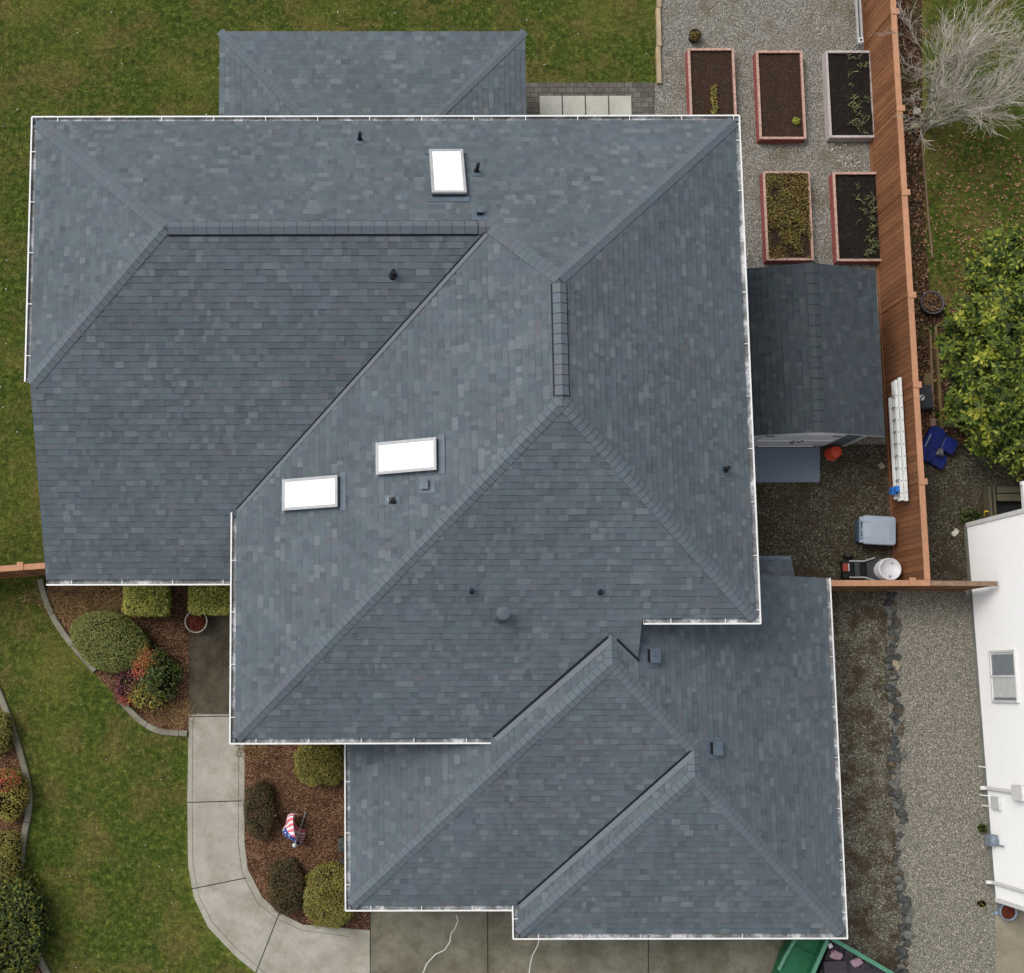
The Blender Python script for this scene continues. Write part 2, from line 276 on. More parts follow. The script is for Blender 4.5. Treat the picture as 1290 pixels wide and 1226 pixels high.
for i in range(4): a = U(679.5+29.2*i, 121, .03); b = U(707.5+29.2*i, 121, .03); mb.box(((a.x+b.x)/2, a.y-.6, .02), (b.x-a.x-.012, 1.2, .035))
o = mb.build('concrete_slabs', 'pad'); o['kind'] = 'structure'
# kerbs (curved concrete edging) - things
def edging(name, pts, w, h, mat, label, z=0):
    P = [U(x, y, z) for x, y in pts]; Q = []
    for i in range(len(P)-1):
        p0, p1, p2, p3 = P[max(i-1, 0)], P[i], P[i+1], P[min(i+2, len(P)-1)]
        for k in range(5):
            t = k/5; Q.append(.5*((2*p1)+(-p0+p2)*t+(2*p0-5*p1+4*p2-p3)*t*t+(-p0+3*p1-3*p2+p3)*t**3))
    Q.append(P[-1]); mb = MB(); L = []
    for i, q in enumerate(Q):
        d = (Q[min(i+1, len(Q)-1)]-Q[max(i-1, 0)]).normalized(); n = Vector((-d.y, d.x, 0)); L.append((q, n))
    prof = [(-w/2, 0), (-w/2, h*.8), (-w/2+.02, h), (w/2-.02, h), (w/2, h*.8), (w/2, 0)]
    vs = [q+n*a+Vector((0, 0, b)) for q, n in L for a, b in prof]; k = len(prof)
    mb.mesh(vs, [(i*k+j, (i+1)*k+j, (i+1)*k+j+1, i*k+j+1) for i in range(len(L)-1) for j in range(k-1)])
    gap = 9
    for i in range(gap, len(L), gap):
        q, n = L[i]; d = Vector((n.y, -n.x, 0)); mb.box(q+Vector((0, 0, h-.003)), (.015, w+.004, .01), math.atan2(d.y, d.x), 1)
    return tag(mb.build(name, [mat, 'joint']), label, 'edging')
edging('garden_edging', [(51, 730), (58, 755), (68, 778), (82, 800), (100, 822), (120, 845)], .15, .1, 'kerb', 'curved concrete edging between lawn and mulch beside the left fence')
edging('garden_edging', [(150, 880), (172, 903), (188, 915), (206, 922), (236, 924)], .15, .1, 'kerb', 'short curved concrete edging ending at the concrete path')
edging('garden_edging', [(-22, 830), (0, 874), (18, 924), (31, 966), (37, 1000), (36, 1025), (31, 1052), (27, 1080), (26, 1115), (33, 1165), (50, 1207), (66, 1235)], .16, .1, 'kerb', 'long curved concrete edging around the shrub bed at the lawn\'s left side')
e = thing('garden_edging', U(829, 50, 0), 'straight pale timber edging between the back lawn and the gravel', 'edging'); mb = MB()
ys = [-110, -42, 9, 58, 105]
for a, b in zip(ys, ys[1:]):
    p, q = U(830.5, a+.6, .12), U(829.5, b-.4, .12); mb.box(((p.x+q.x)/2, (p.y+q.y)/2, .06), (.11, p.y-q.y, .12))
mb.build('timber', 'timber', e)
# ------------------------------------------------------------------ roof geometry
PR = dict(p=.51772, Xw=-6.428, Yn=12.4897, Ysl=6.5204, Xe=9.1154, Yse=1.425, Wm=.5323, e1=5.6818, e2=3.4761, e3=4.2823, e4=2.7087, Xwg=.5443, Ys1=-4.9607, Xeg=11.7243, Xw2=4.3602, Ys2=-5.5941, Yng=2.5021)
q = PR; p = q['p']; e1 = q['e1']; e4 = q['e4']
def south(k, e, Y): k *= p; return (0, k, e-k*Y)
PL = dict(N=(0, -p*1.0361, e1+p*1.0361*q['Yn']), W=(p*1.0191, 0, e1-p*1.0191*q['Xw']), Sl=south(1.0441, e1, q['Ysl']), E=(-p*1.0158, 0, e1+p*1.0158*q['Xe']),
          Sm=south(1.0568, e1, q['Yse']), Wm=(p*1.063, 0, e1-p*1.063*q['Wm']), Wg=(p*.9668, 0, e4-p*.9668*q['Xwg']), S1=south(.9846, e4, q['Ys1']),
          Eg=(-p*.9508, 0, e4+p*.9508*q['Xeg']), W2=(p*.9645, 0, e4-p*.9645*q['Xw2']), S2=south(.9663, e4, q['Ys2']),
          e1=(0, 0, e1), e2=(0, 0, q['e2']), e3=(0, 0, q['e3']), e4=(0, 0, e4))
def X3(*ks):
    A = []; B = []
    for k in ks:
        if isinstance(k, tuple): A.append([1, 0, 0] if k[0] == 'X' else [0, 1, 0]); B.append(k[1])
        else: a, b, c = PL[k]; A.append([-a, -b, 1]); B.append(c)
    return Vector(np.linalg.solve(A, B))
def P(pl, x, y): a, b, c = PL[pl]; return Vector((x, y, a*x+b*y+c))
vA = X3('N', 'W', 'e1'); vB = X3('N', 'W', 'Sl'); vC = X3('N', 'Sl', 'Wm'); vD = X3('N', 'Wm', 'E'); vE = X3('Wm', 'E', 'Sm'); vF = X3('N', 'E', 'e1'); vG = X3('Sm', 'E', 'e1')
vI = X3('Wm', 'Sm', 'e3'); vJ = X3('Sl', 'Wm', 'e3'); vK = X3('Sl', 'W', 'e1'); vL = X3('Sl', ('X', q['Xw']), 'e2'); vR = X3('Wg', 'Eg', 'S1'); vT = X3('Wg', 'Eg', 'Sm'); vV = X3('Wg', 'Sm', 'e3')
g1 = X3('Wg', 'S1', 'e4'); g2 = X3('S1', 'W2', 'e4'); g3 = X3('S2', 'W2', 'e4'); g4 = X3('S2', 'Eg', 'e4'); vQ2 = X3('W2', 'S2', 'Eg'); vQ1 = X3('W2', 'S1', 'Eg')
vM = P('Sm', 6.72, vG.y); vN = X3('Sm', 'Eg', ('X', 6.70)); xg = q['Xeg']; yl = vL.y
ROOF = [('N', [vA, vB, vC, vD, vF]), ('W', [vA, vK, vB]), ('Sl', [vK, vL, P('Sl', -1.55, yl), P('Sl', -1.55, vJ.y), vJ, vC, vB]), ('Wm', [vC, vJ, vI, vE, vD]), ('E', [vD, vE, vG, vF]), ('Sm', [vE, vI, vV, vT, vN, vM, vG])]
GROOF = [('Wg', [g1, vR, vT, vV, P('Wg', vV.x, -.65), P('Wg', g1.x, -.65)]), ('S1', [g1, g2, vQ1, vR]), ('W2', [g2, g3, vQ2, vQ1]), ('S2', [g3, g4, vQ2]),
         ('Eg', [vR, vQ1, vQ2, g4, P('Eg', xg, q['Yng']), P('Eg', 8.6, q['Yng']), P('Eg', 8.6, 1.9), P('Eg', 6.72, 1.9), vN, vT])]
PALETTE = [((91, 100, 106), 6), ((94, 103, 109), 5), ((88, 96, 103), 4), ((98, 107, 111), 2.4), ((92, 98, 105), 2), ((96, 100, 103), .6), ((105, 113, 117), 1.6), ((90, 101, 105), 2), ((85, 93, 100), 1.4)]
pc, pw = zip(*PALETTE); pw = np.array(pw)/sum(pw)
def tint(mult=1):
    c = lin(pc[rng.choice(len(pc), p=pw)], K*mult*random.uniform(.96, 1.04)); return c[:3]
def clip(sub, tri):
    out = sub
    for i in range(3):
        a, b = tri[i], tri[(i+1) % 3]; inp = out; out = []
        if not inp: break
        ex, ey = b[0]-a[0], b[1]-a[1]
        sd = [ex*(w[1]-a[1])-ey*(w[0]-a[0]) for w in inp]
        for j in range(len(inp)):
            k = (j+1) % len(inp)
            if sd[j] >= -1e-9: out.append(inp[j])
            if (sd[j] > 1e-9 and sd[k] < -1e-9) or (sd[j] < -1e-9 and sd[k] > 1e-9):
                t = sd[j]/(sd[j]-sd[k]); out.append((inp[j][0]+(inp[k][0]-inp[j][0])*t, inp[j][1]+(inp[k][1]-inp[j][1])*t))
    return out
EXP = .143
def shingles(mb, poly, mult=1.0, seed=0, exp=EXP):
    n = Vector((0, 0, 0))
    for i in range(len(poly)): n += poly[i].cross(poly[(i+1) % len(poly)])
    n.normalize()
    if n.z < 0: n = -n
    v = Vector((0, 0, 1)) - n*n.z; v.normalize(); u = v.cross(n)          # v up-slope, u along the eave
    o = min(poly, key=lambda w: w.z); uv = [((w-o).dot(u), (w-o).dot(v)) for w in poly]
    tris = []
    for t in geometry.tessellate_polygon([[Vector((a, b, 0)) for a, b in uv]]):
        T = [uv[i] for i in t]
        if (T[1][0]-T[0][0])*(T[2][1]-T[0][1])-(T[1][1]-T[0][1])*(T[2][0]-T[0][0]) < 0: T.reverse()
        tris.append((T, min(a for a, b in T), max(a for a, b in T), min(b for a, b in T), max(b for a, b in T)))
    u0, u1 = min(a for a, b in uv), max(a for a, b in uv); v1 = max(b for a, b in uv); k = 0
    while k*exp < v1:
        a, b = k*exp, (k+1)*exp; x = u0-random.random()*.3
        while x < u1:
            raised = random.random() < .52; w = random.choice((.09, .12, .16, .2, .28) if raised else (.08, .11, .15, .2)); c = tint(mult*(1.03 if raised else .97)); h = .005 if raised else 0
            pieces = [((x, a), (x+w, a), (x+w, b), (x, b), c)]
            if not raised: bb = b-.016; dk = tuple(t*.6 for t in c); pieces = [((x, a), (x+w, a), (x+w, bb), (x, bb), c), ((x, bb), (x+w, bb), (x+w, b), (x, b), dk)]  # darker granule band that also paints in the shadow under the course above
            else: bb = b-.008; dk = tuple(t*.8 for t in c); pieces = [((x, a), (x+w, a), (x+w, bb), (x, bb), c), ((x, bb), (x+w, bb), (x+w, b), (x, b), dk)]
            for pc4 in pieces:
                cc = pc4[4]; qd = list(pc4[:4])
                for T, xa, xb, ya, yb in tris:
                    if xb < x or xa > x+w or yb < a or ya > b: continue
                    r = clip(qd, T)
                    if len(r) < 3: continue
                    def P3(w2, extra=0): return o+u*w2[0]+v*w2[1]+n*((.009*(1-(w2[1]-a)/exp)+.002+h) if extra == 0 else 0)
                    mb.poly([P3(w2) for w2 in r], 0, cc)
                    if qd[0][1] == a:
                        for i in range(len(r)):
                            s1, s2 = r[i], r[(i+1) % len(r)]
                            if abs(s1[1]-a) < 1e-6 and abs(s2[1]-a) < 1e-6 and abs(s1[0]-s2[0]) > 1e-4: mb.poly([P3(s1, 1), P3(s2, 1), P3(s2), P3(s1)], 1, (1, 1, 1))
            x += w
        k += 1
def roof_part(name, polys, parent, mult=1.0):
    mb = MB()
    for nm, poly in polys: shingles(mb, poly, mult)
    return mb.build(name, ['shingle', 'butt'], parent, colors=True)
def deck(name, polys, parent, th=.14, mat='trim'):
    mb = MB()
    for nm, poly in polys:
        for t in geometry.tessellate_polygon([poly]): mb.poly([poly[i]-Vector((0, 0, th)) for i in t]); mb.poly([poly[i]-Vector((0, 0, .004)) for i in t], 1)
        n = len(poly)
        for i in range(n): a, b = poly[i], poly[(i+1) % n]; mb.poly([a-Vector((0, 0, .004)), b-Vector((0, 0, .004)), b-Vector((0, 0, th)), a-Vector((0, 0, th))])
    return mb.build(name, [mat, 'butt'], parent)
def cap(name, lo, hi, parent, w=.155, lift=.014, vent=False, mult=1.0, plL=None, plR=None, piece=.15):
    """overlapping cap shingles bent over a hip or ridge"""
    mb = MB(); d = (hi-lo); L = d.length; d.normalize()
    def side(sgn):
        h = Vector((d.y, -d.x, 0)).normalized()*sgn      # horizontal, square to the line
        pl = plR if sgn > 0 else plL
        if pl is None: s = h-Vector((0, 0, .3))
        else:
            a, b, c = PL[pl] if isinstance(pl, str) else pl; nrm = Vector((-a, -b, 1)).normalized(); s = nrm.cross(d)*1.0
            if s.dot(h) < 0: s = -s
        return s.normalized()
    sR, sL = side(1), side(-1); n = max(1, round(L/piece)); st = L/n; up = Vector((0, 0, 1)); base = .10*0
    if vent:
        for s_ in (sL, sR): o1 = s_*w+up*.03; o2 = s_*(w+.028)+up*.026; mb.poly([lo+o1, hi+o1, hi+o2, lo+o2], 2); mb.poly([lo+o2, hi+o2, hi+o2-up*.02, lo+o2-up*.02], 2)
    for i in range(n):
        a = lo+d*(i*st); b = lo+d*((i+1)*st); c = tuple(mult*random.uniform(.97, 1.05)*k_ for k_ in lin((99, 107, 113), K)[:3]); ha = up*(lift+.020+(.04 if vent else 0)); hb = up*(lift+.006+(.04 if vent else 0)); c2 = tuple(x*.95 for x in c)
        mid = -up*.012
        for s_, cc in ((sL, c), (sR, c2)):
            m1a, m1b = a+s_*w*.28+ha+up*.0, b+s_*w*.28+hb
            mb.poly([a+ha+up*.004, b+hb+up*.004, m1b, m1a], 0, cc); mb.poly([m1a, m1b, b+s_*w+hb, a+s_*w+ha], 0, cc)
            mb.poly([a+s_*w+ha, b+s_*w+hb, b+s_*w-up*.01, a+s_*w-up*.01], 1)
            mb.poly([a+ha+up*.004, m1a, a+s_*w+ha, a+s_*w-up*.02, a-up*.02], 1)
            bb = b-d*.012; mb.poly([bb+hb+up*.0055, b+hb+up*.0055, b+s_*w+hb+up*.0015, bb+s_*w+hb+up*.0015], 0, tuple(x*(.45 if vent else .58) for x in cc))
            mb.poly([b+hb, b+s_*w+hb, b+s_*w-up*.02, b-up*.02], 1)
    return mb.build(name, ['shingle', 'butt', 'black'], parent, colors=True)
house = thing('house', (3, 3, 0), 'two-storey house with blue-grey shingled hip roofs, white gutters and three skylights', 'house')
roof = roof_part('roof', ROOF, house); deck('soffit', ROOF, house)
groof = roof_part('garage_roof', GROOF, house, 1.0); deck('soffit', GROOF, house)
PTZ = 2.6; pa = U(277, 40, PTZ); pb = U(661, 40, PTZ); pyS = 12.02; pc1 = U(372, 138, 3.14); pd1 = U(560, 140, 3.14)
pk = lambda x: Vector((x, pyS, PTZ))
topz = PTZ+(3.14-PTZ)*(pa.y-pyS)/(pa.y-pc1.y)
pw1 = Vector((pa.x+(pc1.x-pa.x)*(pa.y-pyS)/(pa.y-pc1.y), pyS, topz)); pw2 = Vector((pb.x+(pd1.x-pb.x)*(pa.y-pyS)/(pa.y-pc1.y), pyS, topz))
PROOF = [('pN', [pa, pw1, pw2, pb]), ('pW', [pa, pk(pa.x), pw1]), ('pE', [pb, pw2, pk(pb.x)])]
proof = roof_part('porch_roof', PROOF, house, 1.0); deck('soffit', PROOF, house, .12)
for lo, hi, par, L_, R_ in ((vA, vB, roof, 'N', 'W'), (vK, vB, roof, 'W', 'Sl'), (vC, vD, roof, 'N', 'Wm'), (vF, vD, roof, 'E', 'N'), (vG, vE, roof, 'Sm', 'E'), (vI, vE, roof, 'Wm', 'Sm'),
                            (g1, vR, groof, 'Wg', 'S1'), (vQ1, vR, groof, 'S1', 'Eg'), (g4, vQ2, groof, 'S2', 'Eg'), (g3, vQ2, groof, 'W2', 'S2')):
    cap('hip_cap', lo, hi, par, plL=L_, plR=R_)
cap('ridge_cap', vB+Vector((.1, 0, 0)), vC-Vector((.28, 0, 0)), roof, .16, vent=True, plL='N', plR='Sl', piece=.27)
cap('ridge_cap', vC-Vector((.28, 0, 0)), vC+Vector((.08, 0, -.01)), roof, plL='N', plR='Sl')
cap('ridge_cap', vE+Vector((0, .12, 0)), vD-Vector((0, .1, 0)), roof, .16, vent=True, plL='Wm', plR='E', piece=.21)
cap('ridge_cap', vE-Vector((0, .1, .02)), vE+Vector((0, .12, 0)), roof, plL='Wm', plR='E'); cap('ridge_cap', vR-Vector((0, .05, 0)), vT+Vector((0, .02, 0)), groof, plL='Wg', plR='Eg'); cap('ridge_cap', vQ2-Vector((0, .05, 0)), vQ1+Vector((0, .12, 0)), groof, plL='W2', plR='Eg')
plN = (0, -(topz-PTZ)/(pa.y-pyS), 0); 
cap('hip_cap', pa, pw1, proof, .11, plL=plN, plR=((topz-PTZ)/(pw1.x-pa.x), 0, 0)); cap('hip_cap', pb, pw2, proof, .11, plL=(-(topz-PTZ)/(pb.x-pw2.x), 0, 0), plR=plN)
def valley(lo, hi, pov, pun, par, w=.085, dark=.035):
    """closed-cut valley: overlapping side ends in a pale raised strip, dark slot beside it"""
    d = (hi-lo).normalized(); mb = MB(); up = Vector((0, 0, 1))
    def s_(pl, other):
        a, b, c = PL[pl]; s = Vector((-a, -b, 1)).normalized().cross(d); t = (lo+s); 
        if P(pl, t.x, t.y).z < P(other, t.x, t.y).z: s = -s
        return s.normalized()
    so, su = s_(pov, pun), s_(pun, pov); h = up*.034
    mb.poly([lo+h, hi+h, hi+so*w+up*.022, lo+so*w+up*.022], 0); mb.poly([lo+su*dark+up*.03, hi+su*dark+up*.03, hi+h*.8, lo+h*.8], 1); mb.poly([lo+su*dark+up*.03, hi+su*dark+up*.03, hi+su*dark, lo+su*dark], 1)
    mb.build('valley_strip', ['flash', 'dark'], par)
valley(vJ, vC-Vector((.12, .12, .05)), 'Wm', 'Sl', roof); valley(vV, vT-Vector((.05, .05, .02)), 'Wg', 'Sm', groof, .12, .06); valley(g2, vQ1-Vector((.05, .05, .02)), 'W2', 'S1', groof, .12, .05); valley(vN, vT-Vector((-.1, .1, .05)), 'Eg', 'Sm', groof, .03, .06)
# walls
mb = MB()
for x0, x1, y0, y1, z in ((-5.93, 8.6, 6.7, 12.0, 5.5), (-5.9, 8.55, 2.95, 6.75, 3.3), (-1.5, 8.52, 1.95, 6.72, 4.2), (1.25, 8.58, 1.92, 6.6, 5.45), (-1.48, 5.0, -.6, 1.97, 4.2), (1.05, 11.2, -4.4, 1.93, 2.6), (4.9, 11.22, -5.05, -4.35, 2.58), (8.5, 11.18, 1.9, 2.2, 2.6)):
    mb.prism([(x0, y0), (x1, y0), (x1, y1), (x0, y1)], 0, z)
mb.build('wall', 'siding', house)
for x in (pa.x+.25, pb.x-.25, (pa.x+pb.x)/2): mb = MB(); mb.box((x, pa.y-.25, 1.22), (.14, .14, 2.44)); mb.build('porch_post', 'white', house)
# gutters
gz = [0]
def gutter(a, b, out, e0=0, e1_=0, w=.125, h=.075, hang=1.16, phase=.5):
    gz[0] += .0017; a = Vector(a); b = Vector(b); d = (b-a).normalized(); a = a-d*e0; b = b+d*e1_; out = Vector(out); up = Vector((0, 0, 1)); z = -up*(.008+gz[0]); mb = MB(); i = out*.012
    def pr(s, dx, dz): return s+z+out*dx+up*dz
    prof = [(0, 0), (0, -h), (w*.62, -h), (w-.01, -h*.45), (w-.01, 0), (w+.014, 0), (w+.014, -.018), (w+.002, -.018), (w+.002, -h*.45), (w*.62, -h-.01), (0, -h-.01)]
    mats = [1, 1, 1, 1, 0, 0, 0, 0, 0, 0]
    for k in range(len(prof)-1): mb.poly([pr(a, *prof[k]), pr(b, *prof[k]), pr(b, *prof[k+1]), pr(a, *prof[k+1])], mats[k])
    lip = w+.014
    mb.poly([pr(a, w-.020, .001), pr(b, w-.020, .001), pr(b, lip, .001), pr(a, lip, .001)], 0)
    for s in (a, b): mb.poly([pr(s, 0, 0), pr(s, 0, -h), pr(s, w*.62, -h), pr(s, w, -h*.45), pr(s, w, 0)], 0)
    g = mb.build('gutter', ['white', 'trough'], house); L = (b-a).length; x = hang*phase; k = 0
    while x < L-.1:
        hb = MB(); c = a+d*x+z; hb.poly([c-d*.008+up*.004, c+d*.008+up*.004, c+d*.008+out*(w-.02)+up*.004, c-d*.008+out*(w-.02)+up*.004]); hb.poly([c-d*.008+up*.004, c+d*.008+up*.004, c+d*.008-up*.02, c-d*.008-up*.02])
        hb.poly([c-d*.008-up*.006, c-d*.008+out*(w-.02)-up*.006, c+d*.008+out*(w-.02)-up*.006, c+d*.008-up*.006]); hb.build('hanger', 'white', g); x += hang
    return g
W_ = .125
gutter(vA, vF, (0, 1, 0), W_, W_); gutter(vK+Vector((0, .06, 0)), vA, (-1, 0, 0), 0, W_); gutter(vF, vG, (1, 0, 0), W_, W_); gutter(vM+Vector((.03, 0, 0)), vG, (0, -1, 0), 0, W_)
gutter(vL, Vector((-2.16, vL.y, vL.z)), (0, -1, 0)); gutter(vI, vJ-Vector((0, .05, 0)), (-1, 0, 0), W_, 0); gutter(vI, vV-Vector((.02, 0, 0)), (0, -1, 0), W_, 0)
gutter(g1, Vector((g1.x, -1.2, g1.z)), (-1, 0, 0), W_, 0); gutter(g1, g2-Vector((W_, 0, 0)), (0, -1, 0), W_, 0); gutter(g3, g2-Vector((0, .0, 0)), (-1, 0, 0), W_, 0, hang=.9); gutter(g3, g4, (0, -1, 0), W_, W_); gutter(g4, P('Eg', xg, q['Yng']), (1, 0, 0), W_, 0)
# roof fittings
def frame_on(pl):
    a, b, c = PL[pl]; n = Vector((-a, -b, 1)).normalized(); v = (Vector((0, 0, 1))-n*n.z).normalized(); u = v.cross(n); return u, v, n
def skylight(corners, pl):
    u, v, n = frame_on(pl); pts = [onPlane(x, y, PL[pl], .13) for x, y in corners]; c = sum(pts, Vector())/4
    us = [abs((w-c).dot(u)) for w in pts]; vs = [abs((w-c).dot(v)) for w in pts]; hu, hv = sum(us)/4, sum(vs)/4
    Mx = Matrix((u, v, n)).transposed().to_4x4(); Mx.translation = c-n*.13; house_mb = MB()
    house_mb.box((0, 0, .05), (2*hu-.04, 2*hv-.04, .12), M=Mx, mi=0)
    sk = house_mb.build('skylight', ['curb'], house)
    f = MB(); t = .062
    for cx_, cy_, sx_, sy_ in ((0, hv-t/2, 2*hu, t), (0, -hv+t/2, 2*hu, t), (hu-t/2, 0, t, 2*hv-2*t), (-hu+t/2, 0, t, 2*hv-2*t)): f.box((cx_, cy_, .135), (sx_, sy_, .045), M=Mx)
    f.build('frame', 'alu', sk); g_ = MB(); g_.box((0, 0, .13), (2*hu-2*t, 2*hv-2*t, .03), M=Mx); g_.build('glass', 'skyglass', sk)
    s = MB(); k = .07
    s.box((0, hv+k, .022), (2*hu+2*k, 2*k, .012), M=Mx); s.build('flashing', 'ventgrey', sk); s = MB(); s.box((0, -hv-k*.6, .022), (2*hu+2*k, 1.2*k, .012), M=Mx); s.build('flashing', 'ventgrey', sk)
skylight([(541, 189), (583, 189), (588, 243), (543, 244)], 'N'); skylight([(473, 558), (549, 551), (551, 592), (475, 598)], 'Wm'); skylight([(355, 604), (425, 599), (426, 639), (357, 643)], 'Wm')
def pipe(px, py, pl, h, r=.04, mat='black'):
    b = onPlane(px, py, PL[pl]); u, v, n = frame_on(pl); mb = MB(); mb.tube([b-Vector((0, 0, .05)), b+Vector((0, 0, .06)), b+Vector((0, 0, .07)), b+Vector((0, 0, h))], [r*1.9, r*1.5, r, r], 12); 
    mb.tube([b+Vector((0, 0, h)), b+Vector((0, 0, h+.002))], [r*.75, r*.75], 12, 1); o = mb.build('vent_pipe', [mat, 'dark'], house)
    f = MB(); Mx = Matrix((u, v, n)).transposed().to_4x4(); Mx.translation = b; f.box((0, .04, .018), (.2, .26, .008), M=Mx); f.build('flashing', 'ventgrey', o); return o
pipe(453, 176, 'N', .38); pipe(600, 216, 'N', .42); pipe(495, 347, 'Sl', .3, .055); pipe(594, 745, 'Sm', .18); pipe(756, 746, 'Sm', .2); pipe(913, 592, 'E', .32, .045); pipe(495, 632, 'Wm', .2, .035); pipe(490, 630, 'Wm', .22, .028, 'alu')
b = onPlane(630, 774, PL['Sm']); mb = MB(); mb.lathe([(.19, -.1), (.17, .06), (.13, .08), (.13, .42), (.12, .42)], b, 24); mb.lathe([(.10, .40), (.10, .46)], b, 24)
MT['flue'] = plain('flue_metal', (78, 86, 94), .6, .4); ch = mb.build('chimney_flue', 'flue', house, True); mb = MB(); mb.lathe([(.145, .45), (.155, .47), (.145, .52), (.0, .54)], b, 24); mb.build('rain_cap', 'flue', ch)
def boxvent(px, py, pl, sx, sy, h):
    u, v, n = frame_on(pl); Mx = Matrix((u, v, n)).transposed().to_4x4(); Mx.translation = onPlane(px, py, PL[pl], h); mb = MB(); mb.box((0, 0, -h/2-.015), (sx-.05, sy-.05, h-.03), M=Mx, mi=1); o = mb.build('box_vent', ['ventgrey', 'black'], house)
    t = MB(); t.box((0, 0, 0), (sx, sy, .03), M=Mx); t.build('hood', 'ventgrey', o); f = MB(); f.box((0, .03, -h+.018), (sx+.16, sy+.16, .01), M=Mx); f.build('flashing', 'ventgrey', o)
boxvent(605, 264, 'N', .17, .17, .13); boxvent(534, 610, 'Wm', .2, .2, .1); boxvent(826, 826, 'Eg', .32, .26, .16); boxvent(905, 943, 'Eg', .3, .26, .16)
# low roof at the garage's back
l0, l1, l2, l3 = U(930, 699, 2.75), U(1002, 699, 2.75), U(1008, 727, 2.4), U(930, 727, 2.4)
LR = [('x', [Vector((l0.x, l0.y, 2.4)), Vector((l1.x, l1.y, 2.4)), Vector((l1.x, l2.y-.1, 2.68)), Vector((l0.x, l2.y-.1, 2.68))])]
roof_part('back_door_roof', LR, house, .85); deck('soffit', LR, house, .1); mb = MB(); mb.prism([(9.0, 2.2), (l1.x-.2, 2.2), (l1.x-.2, l1.y-.2), (9.0, l1.y-.2)], 0, 2.28); mb.build('wall', 'siding', house)
mb = MB(); mb.box(((l0.x+l1.x)/2, l1.y-.06, 2.43), (l1.x-l0.x, .12, .03)); mb.build('ridge_cap', 'ventgrey', house)
# ------------------------------------------------------------------ shed
shed = thing('shed', (12.0, 8, 0), 'small shed with dark shingled roof and white double doors beside the fence', 'shed')
sx0, sxr, sx1, sy0, sy1, ze, zr = 10.0, 11.8, 13.58, 6.0, 10.17, 2.0, 2.63
SR = [('w', [Vector((sx0, sy1, ze)), Vector((sx0, sy0, ze)), Vector((sxr, sy0, zr)), Vector((sxr, sy1, zr))]), ('e', [Vector((sxr, sy1, zr)), Vector((sxr, sy0, zr)), Vector((sx1, sy0, ze)), Vector((sx1, sy1, ze))])]
sroof = roof_part('roof', SR, shed, .52); mb = MB(); s_ = (zr-ze)/(sxr-sx0)
for nm, poly in SR:
    lo = [w-Vector((0, 0, .1)) for w in poly]; mb.poly(lo); n = 4
    for i in range(n): mb.poly([poly[i], poly[(i+1) % n], lo[(i+1) % n], lo[i]])
mb.build('rake_board', 'white', shed)
cap('ridge_cap', Vector((sxr, sy0, zr)), Vector((sxr, sy1, zr)), sroof, .15, plL=(s_, 0, 0), plR=(-s_, 0, 0), mult=.47, piece=.26)
wx0, wx1, wy0, wy1 = 10.2, 13.36, 6.12, 10.02; mb = MB(); zc = 1.86
mb.mesh([(wx0, wy0, 0), (wx1, wy0, 0), (wx1, wy0, zc), (sxr, wy0, zc+.58), (wx0, wy0, zc), (wx0, wy1, 0), (wx1, wy1, 0), (wx1, wy1, zc), (sxr, wy1, zc+.58), (wx0, wy1, zc)], [(0, 1, 2, 3, 4), (9, 8, 7, 6, 5), (0, 4, 9, 5), (1, 6, 7, 2)])
mb.build('wall', 'shedgrey', shed); mb = MB(); mb.box((wx1-.04, wy0-.012, zc/2), (.1, .03, zc)); mb.box((wx0+.04, wy0-.012, zc/2), (.1, .03, zc)); mb.build('corner_trim', 'white', shed); mb = MB(); mb.mesh([(10.25, wy0-.014, .05), (12.82, wy0-.014, .05), (12.82, wy0-.014, 2.1), (sxr, wy0-.014, 2.36), (10.25, wy0-.014, 1.84)], [(0, 1, 2, 3, 4)]); mb.build('door_surround', 'shedwhite', shed)
for k, (dx0, dx1) in enumerate(((10.78, 11.72), (11.735, 12.68))):
    mb = MB(); mb.box(((dx0+dx1)/2, wy0-.02, 1.0), (dx1-dx0, .04, 1.84)); mb.box(((dx0+dx1)/2, wy0-.048, 1.0), (dx1-dx0, .02, .09)); mb.box(((dx0+dx1)/2, wy0-.048, .14), (dx1-dx0, .02, .09)); mb.box(((dx0+dx1)/2, wy0-.048, 1.86), (dx1-dx0, .02, .09))
    dr = mb.build('door', 'shedwhite', shed); h = MB(); xh = dx0+.03 if k == 0 else dx1-.03; sg = 1 if k == 0 else -1
    for z in (.3, 1.7): h.box((xh+sg*.1, wy0-.066, z), (.22, .012, .035))
    h.build('hinge', 'black', dr)
mb = MB(); mb.tube([(11.66, wy0-.07, .95), (11.66, wy0-.12, 1.0), (11.66, wy0-.12, 1.12), (11.66, wy0-.07, 1.17)], .014, 6); mb.tube([(11.79, wy0-.07, 1.0), (11.79, wy0-.11, 1.1), (11.9, wy0-.07, 1.18)], .012, 6); mb.build('handle', 'black', shed)
r0, r1 = U(948, 607, .05), U(1033, 568, .1); mb = MB()
mb.mesh([(10.9, 5.17, .02), (12.67, 5.17, .02), (12.67, 6.04, .16), (10.9, 6.04, .16), (10.9, 5.17, 0), (12.67, 5.17, 0), (12.67, 6.04, 0), (10.9, 6.04, 0)], [(0, 1, 2, 3), (0, 4, 5, 1), (1, 5, 6, 2), (2, 6, 7, 3), (3, 7, 4, 0)])
for k in range(1, 9): pass
tag(mb.build('shed_ramp', 'ramp'), 'flat grey ramp laid on the gravel at the shed doors', 'ramp')
